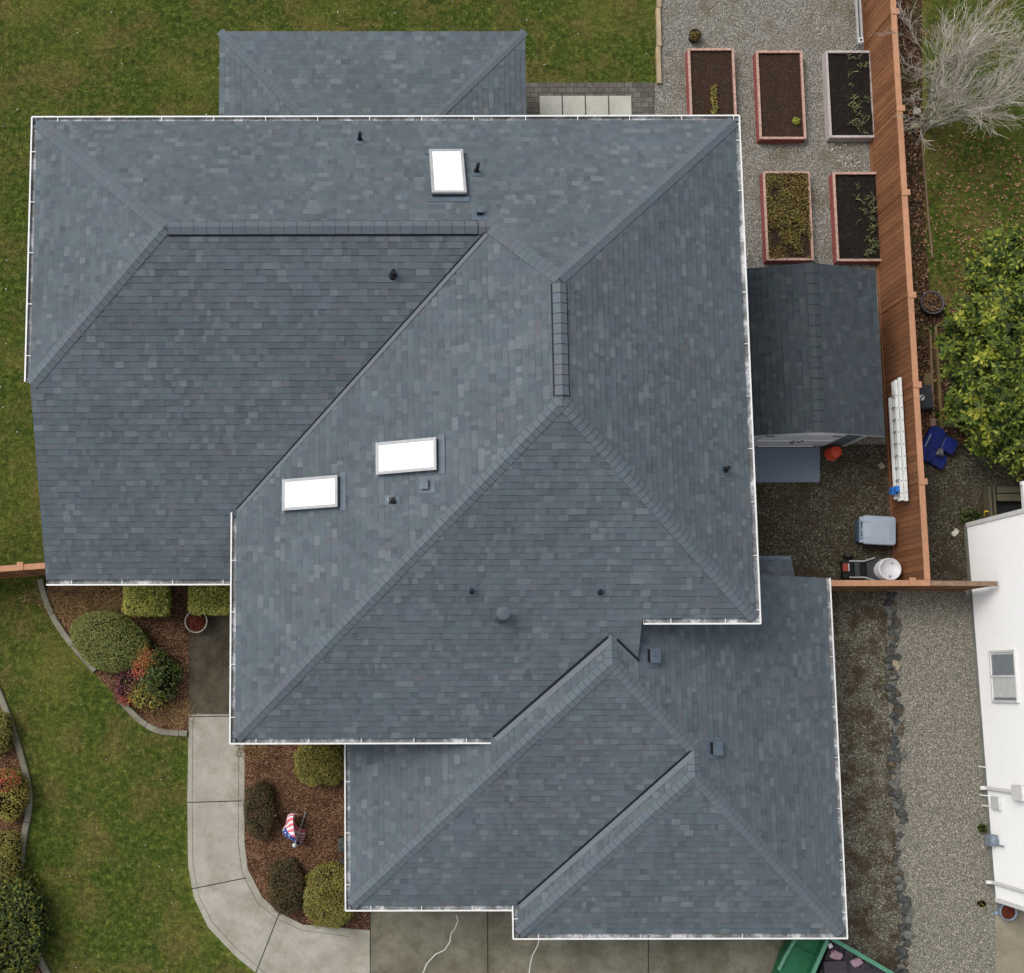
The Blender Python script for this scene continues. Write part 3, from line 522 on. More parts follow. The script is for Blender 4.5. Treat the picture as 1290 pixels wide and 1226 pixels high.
# ------------------------------------------------------------------ fences
def fence(name, label, a, b, boards_side, h=1.83, z0=0.0, bmat='fence', cmat='fencecap', post_at=None, capw=.14, posts_side=1, rails=True):
    a = Vector(a); b = Vector(b); d = (b-a).normalized(); L = (b-a).length; nrm = Vector((-d.y, d.x, 0))*boards_side; e = thing(name, a, label, 'fence'); mb = MB(); x = 0; ang = math.atan2(d.y, d.x)
    while x < L-.01:
        w = min(.14, L-x); off = random.uniform(-.004, .004); c = a+d*(x+w/2)+nrm*(.03+off); mb.box((c.x, c.y, z0+h/2-.02), (w-.006, .02, h-.04), ang+random.uniform(-.015, .015)); x += .142
    mb.build('boards', bmat, e); mb = MB(); c = (a+b)/2-nrm*.0; mb.box((c.x, c.y, z0+h), (L, capw, .035), ang); mb.build('cap_rail', cmat, e)
    for z in (.35, 1.45): mb = MB(); c = (a+b)/2-nrm*.01; mb.box((c.x, c.y, z0+z), (L, .04, .09), ang); mb.build('rail', bmat, e)
    mb = MB(); c = (a+b)/2+nrm*.052; mb.box((c.x, c.y, z0+.03), (L, .02, .14), ang); mb.build('kick_board', bmat, e)
    for t in (post_at or []):
        m2 = MB(); c = a+d*t; m2.box((c.x-nrm.x*.03, c.y-nrm.y*.03, z0+h/2), (.1, .1, h+.02), ang); po = m2.build('post', bmat, e); m2 = MB(); m2.box((c.x-nrm.x*.03, c.y-nrm.y*.03, z0+h+.03), (.15, .2, .03), ang); m2.build('post_cap', cmat, po)
        m2 = MB(); c2 = c+nrm*.048; m2.box((c2.x, c2.y, z0+h/2), (.035, .02, h-.06), ang); m2.build('batten', bmat, e)
    return e
FX = 14.44
pts = [U(1128, y, 1.83).y for y in (15, 137, 243, 372, 485, 607)]
fence('wooden_fence', 'long tall brown cedar fence running beside the raised beds and shed', (FX+.03, 21.5, 0), (FX+.06, 2.515, 0), -1, post_at=[21.5-y for y in pts]+[21.5-pts[0]-2.4])
fence('wooden_fence', 'short brown cedar fence between the garage and the long fence', (11.95, 2.44, 0), (14.56, 2.44, 0), -1, post_at=[(U(1149, 734, 1.83).x-11.95)])
f = fence('wooden_fence', 'weathered end of fence reaching the neighbouring white house', (14.58, 2.44, 0), (16.2, 2.42, 0), -1, h=1.8, cmat='oldwood', capw=.12)
fence('wooden_fence', 'short pale-capped fence joining the house\'s left side above the lawn', (-10.5, 2.64, 0), (-5.95, 2.96, 0), -1, post_at=[10.5-7.38])
# extension ladder on the fence
lad = thing('extension_ladder', (14.3, 7, 0), 'white extension ladder hung lengthwise on the brown fence', 'ladder')
def rail_box(mb, x, y0, y1, z, w, h, mi=0): mb.box((x, (y0+y1)/2, z), (w, y1-y0, h), 0, mi)
ly0 = onX(1135, 633, 14.3).y; ly1 = onX(1132, 476, 14.3).y
for (x, zz, ya, yb) in ((14.335, 1.32, ly0, ly1), (14.335, .93, ly0+.05, ly1-.02)):
    mb = MB(); rail_box(mb, x, ya, yb, zz, .03, .085); rail_box(mb, x-.025, ya, yb, zz+.036, .05, .008); rail_box(mb, x-.025, ya, yb, zz-.036, .05, .008); mb.build('rail', 'ladderwhite', lad)
for (x, zz, ya, yb) in ((14.25, 1.27, ly0+.02, ly1-.05), (14.25, .88, ly0+.1, ly1-.42)):
    mb = MB(); rail_box(mb, x, ya, yb, zz, .03, .08); rail_box(mb, x-.02, ya, yb, zz+.034, .045, .008); rail_box(mb, x-.02, ya, yb, zz-.034, .045, .008); mb.build('rail', 'ladderwhite', lad)
y = ly0+.2
while y < ly1-.45:
    mb = MB(); mb.tube([(14.33, y, .93), (14.33, y, 1.32)], .017, 6); mb.tube([(14.25, y+.06, .88), (14.25, y+.06, 1.27)], .017, 6); mb.build('rung', 'alu', lad)
    mb = MB(); 
    for x, z in ((14.335, 1.364), (14.25, 1.313)): mb.box((x-.02, y, z), (.02, .03, .006))
    mb.build('rivet', 'dark', lad); y += .305
bb = onX(1131, 617, 14.15); mb = MB(); mb.box((14.14, bb.y, 1.0), (.14, .18, .16)); mb.box((14.2, bb.y+.03, 1.2), (.2, .14, .06)); tag(mb.build('ladder_bracket', 'ltblue'), 'blue plastic bracket holding the lower end of the white ladder', 'bracket')
# ------------------------------------------------------------------ raised beds
def blades(n, sampler, size, nrmj=.6, asp=.35, up=.4):
    """n leaf diamonds: sampler(n) -> (pos, outward)"""
    pos, out = sampler(n); k = rng.normal(size=(n, 3)); nr = out+k*nrmj; nr[:, 2] += up; nr /= np.linalg.norm(nr, axis=1)[:, None]+1e-9
    t = rng.normal(size=(n, 3)); t -= (t*nr).sum(1)[:, None]*nr; t /= np.linalg.norm(t, axis=1)[:, None]+1e-9; b = np.cross(nr, t); s = size*rng.uniform(.6, 1.35, size=(n, 1))
    v = np.stack([pos-t*s*.5, pos+b*s*asp*.5+nr*s*.06, pos+t*s*.5, pos-b*s*asp*.5+nr*s*.06], 1).reshape(-1, 3); return v
def leafmesh(name, vs, mat, parent=None):
    n = len(vs)//4; me = bpy.data.meshes.new(name); me.vertices.add(len(vs)); me.vertices.foreach_set('co', vs.astype(np.float32).ravel()); me.loops.add(4*n); me.polygons.add(n)
    me.loops.foreach_set('vertex_index', np.arange(4*n, dtype=np.int32)); me.polygons.foreach_set('loop_start', np.arange(0, 4*n, 4, dtype=np.int32)); me.polygons.foreach_set('loop_total', np.full(n, 4, np.int32)); me.update(calc_edges=True)
    me.materials.append(MT[mat]); o = bpy.data.objects.new(name, me); C.objects.link(o)
    if parent is not None:
        o.parent = parent; me.transform(Matrix.Translation(-Vector(parent.location)))
    return o
def bed(px0, px1, py0, w, l, mat, label, zt=.32):
    a = U(px0, py0, zt); b = U(px1, py0, zt); cx = (a.x+b.x)/2; cy = a.y-l/2; e = thing('raised_bed', (cx, cy, 0), label, 'raised bed', 'raised garden beds on the gravel'); t = .05
    for c, s in (((cx-w/2+t/2, cy), (t, l)), ((cx+w/2-t/2, cy), (t, l)), ((cx, cy+l/2-t/2), (w-2*t, t)), ((cx, cy-l/2+t/2), (w-2*t, t))):
        lng = s[0] < s[1]; mb = MB(); mb.box((c[0], c[1], zt/2-.02), (s[0]-.004, s[1]-.004, zt-.04)); mb.box((c[0], c[1], zt-.018), (s[0]+.012, s[1], .036) if lng else (s[0], s[1]+.012, .036), 0, 1); mb.build('board', [mat, 'greywood' if mat == 'greywood' else 'bedtop'], e)
    mb = MB(); nx, ny = 16, 30; vs = []
    for j in range(ny+1):
        for i in range(nx+1):
            x = cx-w/2+t+(w-2*t)*i/nx; yy = cy-l/2+t+(l-2*t)*j/ny; vs.append((x, yy, zt-.085+.045*noise.noise((x*2.2, yy*2.2, 1))+.02*noise.noise((x*9, yy*9, 4))))
    mb.mesh(vs, [(j*(nx+1)+i, j*(nx+1)+i+1, (j+1)*(nx+1)+i+1, (j+1)*(nx+1)+i) for j in range(ny) for i in range(nx)]); mb.build('soil', 'soilblack' if cx > 13.3 else 'soil', e, True); return cx, cy
b1 = bed(866, 925, 61, 1.22, 2.44, 'pink', 'raised bed with pinkish boards holding one yellowing plant row, nearest the house'); b2 = bed(952, 1011, 64, 1.22, 2.44, 'pink', 'red-framed raised bed of bare dark soil in the middle of the upper row')
b3 = bed(1040, 1098, 64, 1.22, 2.4, 'greywood', 'raised bed with pale grey boards against the fence'); b4 = bed(961, 1020, 216, 1.22, 2.4, 'pink', 'red-framed raised bed overgrown with green and brown ground cover'); b5 = bed(1049, 1108, 217, 1.22, 2.4, 'pink', 'red-framed raised bed with wispy shoots beside the fence and shed')
def rect_s(cx, cy, w, l, z, zj=.03):
    def f(n): return np.stack([cx+rng.uniform(-w/2, w/2, n), cy+rng.uniform(-l/2, l/2, n), z+rng.uniform(0, zj, n)], 1), np.tile([0, 0, 1.], (n, 1))
    return f
def stuff_leaf(name, vs, mat, label, cat): return tag(leafmesh(name, vs, mat), label, cat, kind='stuff')
MT['cover'] = leafmat('bed_cover_leaf', [(66, 52, 24), (96, 84, 36), (112, 76, 44), (132, 124, 54), (84, 100, 34)])
def patchy(n):
    p_, o_ = rect_s(b4[0], b4[1], 1.1, 2.3, .3, .1)(int(n*1.7)); k = np.array([noise.noise((a_[0]*2.6, a_[1]*2.6, 3))+.28+.25*(a_[1]-b4[1])+rng.uniform(-.25, .25) > 0 for a_ in p_]); p_, o_ = p_[k][:n], o_[k][:n]
    while len(p_) < n: p_ = np.concatenate([p_, p_[:n-len(p_)]+[.01, .01, .01]]); o_ = np.concatenate([o_, o_[:n-len(o_)]])
    return p_, o_
stuff_leaf('ground_cover', blades(4200, patchy, .05, .8, .6), 'cover', 'mixed green and russet ground cover filling a raised bed', 'plants')
def shoots(cx, cy, w, l, z, n, mat, nm, label, hh=.22):
    mb = MB()
    for i in range(n):
        x, y = cx+random.uniform(-w/2, w/2), cy+random.uniform(-l/2, l/2)
        for k in range(4):
            a = random.uniform(0, 6.28); r = random.uniform(.05, .17); h = random.uniform(.05, hh); c = a+random.uniform(-.8, .8)
            P1 = Vector((x+math.cos(a)*r*.5, y+math.sin(a)*r*.5, z+h)); P2 = P1+Vector((math.cos(c)*r*.6, math.sin(c)*r*.6, -.02)); n_ = Vector((-math.sin(a), math.cos(a), 0))*.009
            mb.poly([Vector((x, y, z))-n_, Vector((x, y, z))+n_, P1+n_, P1-n_]); mb.poly([P1-n_, P1+n_, P2])
    return tag(mb.build(nm, mat), label, 'plants', kind='stuff')
MT['wisp'] = leafmat('wispy_leaf', [(82, 94, 60), (116, 124, 80), (158, 158, 114)], .8, .1)
shoots(b3[0]+.18, b3[1], .55, 2.1, .26, 34, 'wisp', 'garlic_shoots', 'thin curling green shoots in the pale grey bed'); shoots(b5[0]+.2, b5[1], .5, 2.1, .26, 34, 'wisp', 'garlic_shoots', 'thin curling green shoots in the bed next to the shed')
def blob(c, r, h, bumps=.12, flat=0):
    c = np.array(c)
    def f(n):
        th = rng.uniform(0, 2*np.pi, n); z = rng.uniform(0.02, 1, n); d = np.stack([np.sqrt(1-z*z)*np.cos(th), np.sqrt(1-z*z)*np.sin(th), z], 1)
        w = 1+bumps*np.array([noise.noise((a[0]*3+c[0], a[1]*3+c[1], a[2]*3)) for a in d])
        depth = rng.uniform(.82, 1.03, n)*w; return c+d*np.array([r[0], r[1], h])*depth[:, None], d
    return f
mb_y = leafmesh('yellow_plant', blades(150, rect_s(b1[0]+.03, b1[1]-.25, .16, .85, .28, .1), .065, .6, .5), 'yelleaf'); tag(mb_y, 'yellow-green straggly plant row on the soil nearest the house', 'plant')
tag(leafmesh('seedling', blades(60, blob((b2[0]+.38, b2[1]-.72, .28), (.1, .1), .1), .06, .5, .6), 'magny'), 'tiny bright green seedling in the bare middle bed', 'plant')
# ------------------------------------------------------------------ shrubs
def superblob(c, hx, hy, h, pw=5, jit=.03, rz=0, bumps=.05, top=.85):
    c = np.array(c); cr, sr = math.cos(rz), math.sin(rz)
    def f(n):
        nt = int(n*.62); 
        x = rng.uniform(-1, 1, nt); y = rng.uniform(-1, 1, nt); k = (np.abs(x)**pw+np.abs(y)**pw) < 1
        while not k.all(): i = ~k; x[i] = rng.uniform(-1, 1, i.sum()); y[i] = rng.uniform(-1, 1, i.sum()); k = (np.abs(x)**pw+np.abs(y)**pw) < 1
        rr = (np.abs(x)**pw+np.abs(y)**pw); z = h*(top+(1-top)*np.sqrt(np.clip(1-rr, 0, 1)))-rng.uniform(0, .08, nt)
        ns = n-nt; th = rng.uniform(0, 2*np.pi, ns); rad = (np.abs(np.cos(th))**pw+np.abs(np.sin(th))**pw)**(-1/pw); zs = rng.uniform(.03, 1, ns)
        rk = rad*(.93+.07*np.sqrt(np.clip(1-zs**6, 0, 1)))
        X = np.concatenate([x, rk*np.cos(th)])*hx; Y = np.concatenate([y, rk*np.sin(th)])*hy; Z = np.concatenate([z, zs*h*top]); N = np.concatenate([np.stack([x*.3, y*.3, np.ones(nt)], 1), np.stack([np.cos(th), np.sin(th), .2*np.ones(ns)], 1)])
        b = np.array([noise.noise((a*3.1+c[0], b_*3.1+c[1], z_*3)) for a, b_, z_ in zip(X, Y, Z)]); X = X*(1+bumps*b); Y = Y*(1+bumps*b); Z = Z*(1+bumps*b)
        X2 = X*cr-Y*sr; Y2 = X*sr+Y*cr; return np.stack([c[0]+X2, c[1]+Y2, c[2]+Z], 1)+rng.normal(size=(n, 3))*jit, N
    return f
def core(parent, c, rx, ry, h, pw=3, rz=0):  # solid dark hull inside the leaves, hides the ground behind them
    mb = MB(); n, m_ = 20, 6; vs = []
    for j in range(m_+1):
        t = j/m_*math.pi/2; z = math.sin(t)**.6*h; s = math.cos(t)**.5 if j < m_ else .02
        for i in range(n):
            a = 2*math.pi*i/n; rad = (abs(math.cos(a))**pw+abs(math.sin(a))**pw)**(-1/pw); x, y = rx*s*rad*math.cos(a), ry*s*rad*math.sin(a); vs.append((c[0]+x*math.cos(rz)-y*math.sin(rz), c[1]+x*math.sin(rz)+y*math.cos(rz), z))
    mb.mesh(vs, [(j*n+i, j*n+(i+1) % n, (j+1)*n+(i+1) % n, (j+1)*n+i) for j in range(m_) for i in range(n)]); mb.build('dark_hull', 'core', parent, True)
def shrub(name, px, py, hx, hy, h, mat, label, n=5000, size=.045, pw=2.3, rz=0, cat='shrub', asp=.5, nj=.6, bumps=.16, top=.55, jit=.02, group=None):
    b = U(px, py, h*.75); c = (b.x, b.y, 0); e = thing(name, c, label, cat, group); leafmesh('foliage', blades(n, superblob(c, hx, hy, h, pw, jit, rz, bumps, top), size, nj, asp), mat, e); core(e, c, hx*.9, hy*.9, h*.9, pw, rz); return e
# half sizes in metres
shrub('box_hedge', 184, 754, .54, .40, .9, 'box', 'square clipped yellow-green box hedge, left of the pair under the gutter', 5200, .05, 8, top=.93, bumps=.03)
shrub('box_hedge', 269, 753, .60, .40, .9, 'box', 'square clipped yellow-green box hedge beside the round planter', 5200, .05, 8, top=.93, bumps=.05)
shrub('mounded_shrub', 136, 808, 1.02, .72, 1.0, 'olive', 'large smooth olive-green mounded shrub by the curved lawn edge', 15000, .045, 1.8, R(-22), asp=.35, top=.5, bumps=.05)
shrub('heather', 163, 857, .27, .56, .6, 'maroon', 'narrow maroon shrub leaning on the olive mound', 2600, .055, 2.1, R(-28), asp=.3, nj=.9, bumps=.4, jit=.06)
shrub('nandina', 196, 853, .48, .55, .75, 'greenleaf', 'dark green loose shrub with reddish leaves next to the entry path', 3400, .075, 2.1, bumps=.45, jit=.09)
shrub('nandina', 183, 833, .26, .22, .8, 'oleaf', 'orange-brown feathery shrub behind the mixed shrubs', 1500, .06, 2, bumps=.4, jit=.09, asp=.3)
shrub('nandina', 184, 872, .48, .30, .6, 'yelleaf', 'yellow-green shrub at the front of the mixed clump', 1700, .08, 2, bumps=.45, jit=.10)
shrub('nandina', 158, 880, .17, .13, .45, 'redleaf', 'small bright red plant at the lawn edge', 420, .06, 2, jit=.04); shrub('nandina', 176, 845, .14, .1, .9, 'redleaf', 'tiny red tuft between maroon and orange shrubs', 300, .06, 2, jit=.08)
shrub('round_bush', 404, 961, .62, .55, .9, 'bush', 'large rounded yellow-green bush below the main gutter', 8000, .045, 2.8, top=.6)
shrub('round_bush', 415, 1131, .60, .70, .95, 'bush', 'large rounded yellow-green bush at the driveway corner', 9000, .045, 2.7, top=.6)
shrub('dark_bush', 326, 1022, .36, .66, .7, 'darkbush', 'dark brownish bush beside the concrete path', 5200, .045, 2.4, top=.55); shrub('dark_bush', 360, 1118, .42, .64, .7, 'darkbush', 'dark brownish bush between the path curve and a yellow-green bush', 5600, .045, 2.4, top=.55)
shrub('red_tip_shrub', 6, 1002, .48, .62, .9, 'yelleaf', 'yellow-green shrub with pinkish red tips at the left edge', 3400, .05, 2.2, bumps=.2)
b = U(4, 985, .8); tag(leafmesh('red_foliage', blades(500, blob((b.x, b.y, .7), (.42, .32), .3), .055, .7, .5), 'redleaf'), 'pinkish red leaf tips crowning the left-edge shrub', 'plant')
shrub('green_bush', -4, 923, .34, .5, .7, 'bush', 'green bush at the left edge above the red-tipped shrub', 2600, .045, 2.6); shrub('green_bush', 2, 1080, .42, .58, .8, 'bush', 'clipped yellow-green bush at the left edge below the red-tipped shrub', 4200, .04, 3.2, top=.7)
shrub('laurel_shrub', 4, 1172, .9, 1.1, 1.3, 'laurel', 'dark glossy laurel filling the lower left corner', 5200, .11, 2.4, bumps=.25, jit=.05, asp=.45)
# dry ornamental grass in bed
def drystems(px, py, r, n, label, L=.35):
    mb = MB(); b = U(px, py, .05)
    for i in range(n):
        a = random.uniform(0, 6.28); rr = r*math.sqrt(random.random()); x, y = b.x+math.cos(a)*rr*1.3, b.y+math.sin(a)*rr*.8; d = random.uniform(0, 6.28); l = random.uniform(.1, L); w = Vector((-math.sin(d), math.cos(d), 0))*.006; p0 = Vector((x, y, .015)); p1 = Vector((x+math.cos(d)*l, y+math.sin(d)*l, random.uniform(.03, .15)))
        mb.poly([p0-w, p0+w, p1+w*.4, p1-w*.4])
    return tag(mb.build('dry_stems', 'straw'), label, 'dried plants', kind='stuff')
drystems(44, 752, .3, 90, 'pale spiky grass clump against the edging below the left fence', .4); drystems(105, 760, .75, 700, 'tangle of dry straw-coloured stems in the bed under the lower gutter'); drystems(215, 900, .5, 260, 'sparse dry stems in the bed tip near the concrete path', .2); drystems(318, 945, .35, 160, 'few dry stems in the mulch beside the path', .15)
# ------------------------------------------------------------------ pots
def pot(name, px, py, r, h, rim, inner, label, cat='planter', z=0, leaves=None):
    c = U(px, py, h); c.z = z; e = thing(name, c, label, cat); mb = MB(); mb.lathe([(r*.72, 0), (r*.98, h*.92), (r*1.0, h), (r*.9, h), (r*.86, h*.85)], c, 28); mb.build('bowl', rim, e, True)
    mb = MB(); mb.lathe([(r*.88, h*.86), (r*.4, h*.9), (0.001, h*.92)], c, 20); mb.build('soil', inner, e, True)
    if leaves: leafmesh('plant', blades(leaves[1], blob((c.x, c.y, h*.85), (r*.8, r*.8), .08), leaves[2], .8, .4), leaves[0], e)
    return e
MT['rusty'] = leafmat('rusty_stems', [(84, 34, 26), (120, 56, 40), (140, 86, 60)], .9, .1)
pot('round_planter', 247, 783, .29, .42, 'terracotta', 'clay', 'round pale-rimmed planter filled with rusty dry stems by the box hedge', leaves=('rusty', 500, .06))
pot('plant_pot', 876, 44, .17, .25, 'nursery', 'plantsoil', 'small dark pot with scruffy plant standing on gravel above the beds', leaves=('cover', 260, .07))
pot('tub_planter', 1175, 381, .31, .3, 'iron', 'litterleaf' if False else 'nursery', 'grey-rimmed round tub with leaf litter just beyond the fence', leaves=('litterleaf', 260, .08))
pot('glazed_pot', 1271, 1149, .21, .35, 'pot', 'plantsoil', 'blue-grey glazed pot at the white house\'s lower corner')
gp_ = e if False else [o_ for o_ in C.objects if o_.name.startswith('glazed_pot')][0]; b = U(1271, 1149, .35)
for k in range(4): a = k*math.pi/2+.3; mb = MB(); mb.box((b.x+math.cos(a)*.2, b.y+math.sin(a)*.2, .06), (.1, .08, .12), a); mb.build('foot', 'pot', gp_)
# bucket
c = U(1047, 572, 0); e = thing('bucket', c, 'bright orange upturned bucket standing beside the shed ramp', 'bucket'); mb = MB(); mb.lathe([(.18, 0), (.185, .03), (.17, .04), (.145, .37), (.14, .38), (.001, .38)], c, 28); mb.build('pail', 'orange', e, True)
mb = MB(); mb.tube([(c.x-.16, c.y-.02, .06), (c.x-.12, c.y-.15, .02), (c.x+.03, c.y-.2, .02), (c.x+.15, c.y-.1, .05)], .006, 6); mb.build('handle', 'alu', e)
# tote / deck box
a0 = U(1080, 650, .6); a1 = U(1130, 686, .6); w, l = a1.x-a0.x, a0.y-a1.y; cx, cy = (a0.x+a1.x)/2, (a0.y+a1.y)/2; T = Matrix.Translation((cx, cy, 0)) @ Matrix.Rotation(R(-3), 4, 'Z')
e = thing('storage_bin', (cx, cy, 0), 'blue-grey wheeled storage bin with rounded lid against the fence', 'bin'); mb = MB()
def rr(w, l, r, n=5):
    o_ = []
    for sx_, sy_, a in ((1, 1, 0), (-1, 1, 90), (-1, -1, 180), (1, -1, 270)):
        for i in range(n+1): t = R(a+90*i/n); o_.append((sx_*(w/2-r)+r*math.cos(t), sy_*(l/2-r)+r*math.sin(t)))
    return o_
def loft(mb, rings, M, mi=0):
    n = len(rings[0][0]); vs = [M @ Vector((x, y, z)) for pts_, z in rings for x, y in pts_]; mb.mesh(vs, [(i*n+k, i*n+(k+1) % n, (i+1)*n+(k+1) % n, (i+1)*n+k) for i in range(len(rings)-1) for k in range(n)]+[tuple(range(len(vs)-n, len(vs)))], mi)
loft(mb, [(rr(w*.72, l*.72, .05), .0), (rr(w*.86, l*.9, .06), .55)], T); mb.build('body', 'totebody', e, True)
T2 = T @ Matrix.Translation((w*.06, 0, 0)); mb = MB(); loft(mb, [(rr(w*.86, l, .07), .54), (rr(w*.88, l*1.02, .08), .57), (rr(w*.84, l*.97, .07), .61), (rr(w*.8, l*.9, .06), .615), (rr(w*.5, l*.6, .06), .635)], T2)
mb.box((-w*.30, l*.28, .63), (w*.5, .02, .015), M=T2); mb.box((-w*.30, -l*.28, .63), (w*.5, .02, .015), M=T2); lid = mb.build('lid', 'tote', e)
mb = MB(); mb.box((-w*.44, 0, .57), (.02, l*.66, .03), M=T)
for yy in (-.32, -.0, .32): mb.box((-w*.40, yy*l, .57), (.1, .035, .03), M=T)
for yy in (-.4, .4): mb.box((-w*.41, yy*l, .56), (.08, .07, .03), M=T)
mb.build('handle', 'tote', e)
# drum
c = U(1117, 722, 0.0); c = U(1122, 717, .85); c.z = 0; e = thing('drum', c, 'round white plastic drum in the corner where the brown fences meet', 'drum'); mb = MB(); mb.lathe([(.27, 0), (.285, .05), (.285, .3), (.29, .32), (.285, .34), (.285, .8), (.27, .84), (.255, .845), (.25, .825), (.001, .825)], c, 36); mb.build('body', 'drum', e, True)
for dx, dy in ((-.11, .15), (.05, -.18)):
    mb = MB(); mb.lathe([(.035, .824), (.035, .84), (.03, .845), (.001, .845)], (c.x+dy*.0+dx*-.4, c.y+dy, 0), 12); mb.build('bung', 'tote', e)
# barbecue/garden cart black
e = thing('garden_cart', U(1088, 717, 0), 'black folded garden cart with angled handles beside the white drum', 'cart'); c = U(1088, 717, .4)
mb = MB(); a = U(1094, 706, .5); b_ = U(1107, 729, .5); mb.mesh([(a.x, a.y, .38), (b_.x, a.y+.04, .62), (b_.x, b_.y-.04, .62), (a.x, b_.y, .38), (a.x, a.y, .33), (b_.x, a.y+.04, .57), (b_.x, b_.y-.04, .57), (a.x, b_.y, .33)], [(0, 1, 2, 3)[::-1], (4, 5, 6, 7), (0, 4, 5, 1), (1, 5, 6, 2), (2, 6, 7, 3), (3, 7, 4, 0)]); mb.build('seat_panel', 'char', e)
mb = MB(); a = U(1077, 708, .4); b_ = U(1083, 726, .4); mb.box(((a.x+b_.x)/2, (a.y+b_.y)/2, .38), (b_.x-a.x+.02, a.y-b_.y, .04)); mb.build('cross_panel', 'char', e)
mb = MB(); a = U(1060, 704, .15); b_ = U(1105, 731, .15); mb.box(((a.x+b_.x)/2, (a.y+b_.y)/2, .12), (b_.x-a.x, a.y-b_.y-.12, .16)); mb.build('base', 'black', e)
for yy in (705.5, 729):
    p0, p1, p2 = U(1070, yy+(1.5 if yy < 715 else -1.5), .38), U(1089, yy+(1.5 if yy < 715 else -1.5), .4), U(1102, yy-(3 if yy < 715 else -2.5), .62); mb = MB(); mb.tube([p0, p1, p2], .022, 8); mb.build('handle', 'alu', e)
mb = MB(); a = U(1065, 715, .25); mb.box((a.x, a.y, .24), (.13, .2, .08)); mb.box((a.x+.075, a.y, .25), (.02, .19, .09), 0, 1); mb.build('battery', ['red', 'trim'], e)
for yy in (701, 732): a = U(1068, yy, .12); mb = MB(); mb.tube([(a.x, a.y-.03, .13), (a.x, a.y+.03, .13)], .13, 16); mb.build('wheel', 'black', e)
# small timber step near shed wall/stone
c = U(1052, 655, 0)
# ------------------------------------------------------------------ neighbour's side of the fence
e = thing('wheelbarrow', U(1182, 562, 0), 'deep blue plastic yard cart tipped on its side near the evergreen', 'cart'); c = U(1182, 562, .25); T = Matrix.Translation((c.x, c.y, 0)) @ Matrix.Rotation(R(-28), 4, 'Z')
mb = MB(); loft(mb, [(rr(.36, .86, .12), .02), (rr(.42, .98, .15), .22), (rr(.40, .95, .15), .26)], T @ Matrix.Translation((-.17, -.02, 0))); mb.box((-.02, .12, .3), (.07, .5, .07), M=T); mb.box((-.3, .0, .272), (.02, .35, .01), M=T, mi=1); mb.build('tub', ['blue', 'tote'], e, False)
mb = MB(); loft(mb, [(rr(.34, .36, .05), .05), (rr(.36, .38, .05), .3), (rr(.3, .32, .04), .31)], T @ Matrix.Translation((.23, .14, 0))); mb.build('bin', 'blue', e)
mb = MB(); loft(mb, [(rr(.32, .34, .05), .02), (rr(.34, .36, .05), .18)], T @ Matrix.Translation((.2, -.3, 0))); mb.build('base', 'blue', e)
wc = T @ Vector((.1, -.16, .3)); mb = MB(); mb.tube([wc+Vector((-.05, 0, 0)), wc+Vector((.05, .02, .02))], .11, 18); w_ = mb.build('wheel', 'iron', e); mb = MB(); mb.tube([wc+Vector((-.06, 0, 0)), wc+Vector((-.075, 0, 0))], .055, 14); mb.build('hub', 'alu', w_)
mb = MB(); mb.tube([T @ Vector((.35, .3, .25)), T @ Vector((.5, .28, .3)), T @ Vector((.62, .2, .28))], .015, 6); mb.build('handle', 'black', e)
c = U(1166, 500, .35); e = thing('compost_box', (c.x, c.y, 0), 'dark grey upright box with round black and white emblem just behind the fence', 'box'); mb = MB(); mb.box((c.x, c.y, .18), (.34, .62, .36), R(2)); mb.box((c.x, c.y, .375), (.3, .58, .02), R(2)); mb.build('body', 'char', e)
q0 = U(1161, 501, .39); mb = MB(); mb.lathe([(.075, .388), (.07, .394), (.001, .394)], (q0.x, q0.y, 0), 20)
for s in (0, 1):
    for k in range(6): a, b_ = s*math.pi+k*math.pi/12, s*math.pi+(k+1)*math.pi/12; mb.poly([(q0.x, q0.y, .397), (q0.x+.058*math.cos(a), q0.y+.058*math.sin(a), .397), (q0.x+.058*math.cos(b_), q0.y+.058*math.sin(b_), .397)], 1)
mb.build('emblem', ['white', 'black'], e)
def plank(pts, w, h, mat, nm, label, cat, z=.0):
    mb = MB()
    for a, b_ in zip(pts, pts[1:]):
        A, B_ = U(*a, h), U(*b_, h); d = (B_-A); mb.box(((A.x+B_.x)/2, (A.y+B_.y)/2, h/2+z), (d.length, w, h), math.atan2(d.y, d.x))
    return tag(mb.build(nm, mat), label, cat)
plank([(1184, 575)[::1], (1178, 410)][::1] if False else [(1187, 540), (1179, 411)], .07, .1, 'oldtimber', 'timber_board', 'long brown timber edging board left of the evergreen tree', 'board')
plank([(1179, 410), (1196, 409)], .06, .1, 'oldtimber', 'timber_board', 'short brown timber board closing the far end of the frame', 'board')
plank([(1176, 525), (1172, 410)], .05, .06, 'pebble' if False else 'oldwood', 'metal_pole', 'thin pale pole lying between the fence and the timber board', 'pole')
plank([(1169, 492), (1169, 470)], .18, .07, 'oldtimber', 'wood_block', 'tan wooden block lying just above the emblem box', 'block')
plank([(1177, 540), (1175, 527)], .14, .08, 'oldwood', 'wood_block', 'grey wooden block at the near end of the pale pole', 'block')
mb = MB(); mb.tube([U(x, y, .04) for x, y in ((1161, 170), (1163, 200), (1167, 240), (1170, 280), (1175, 325))], .022, 8); tag(mb.build('edging_pipe', 'oldwood'), 'thin pale pipe edging the neighbouring lawn by the leaf litter', 'pipe')
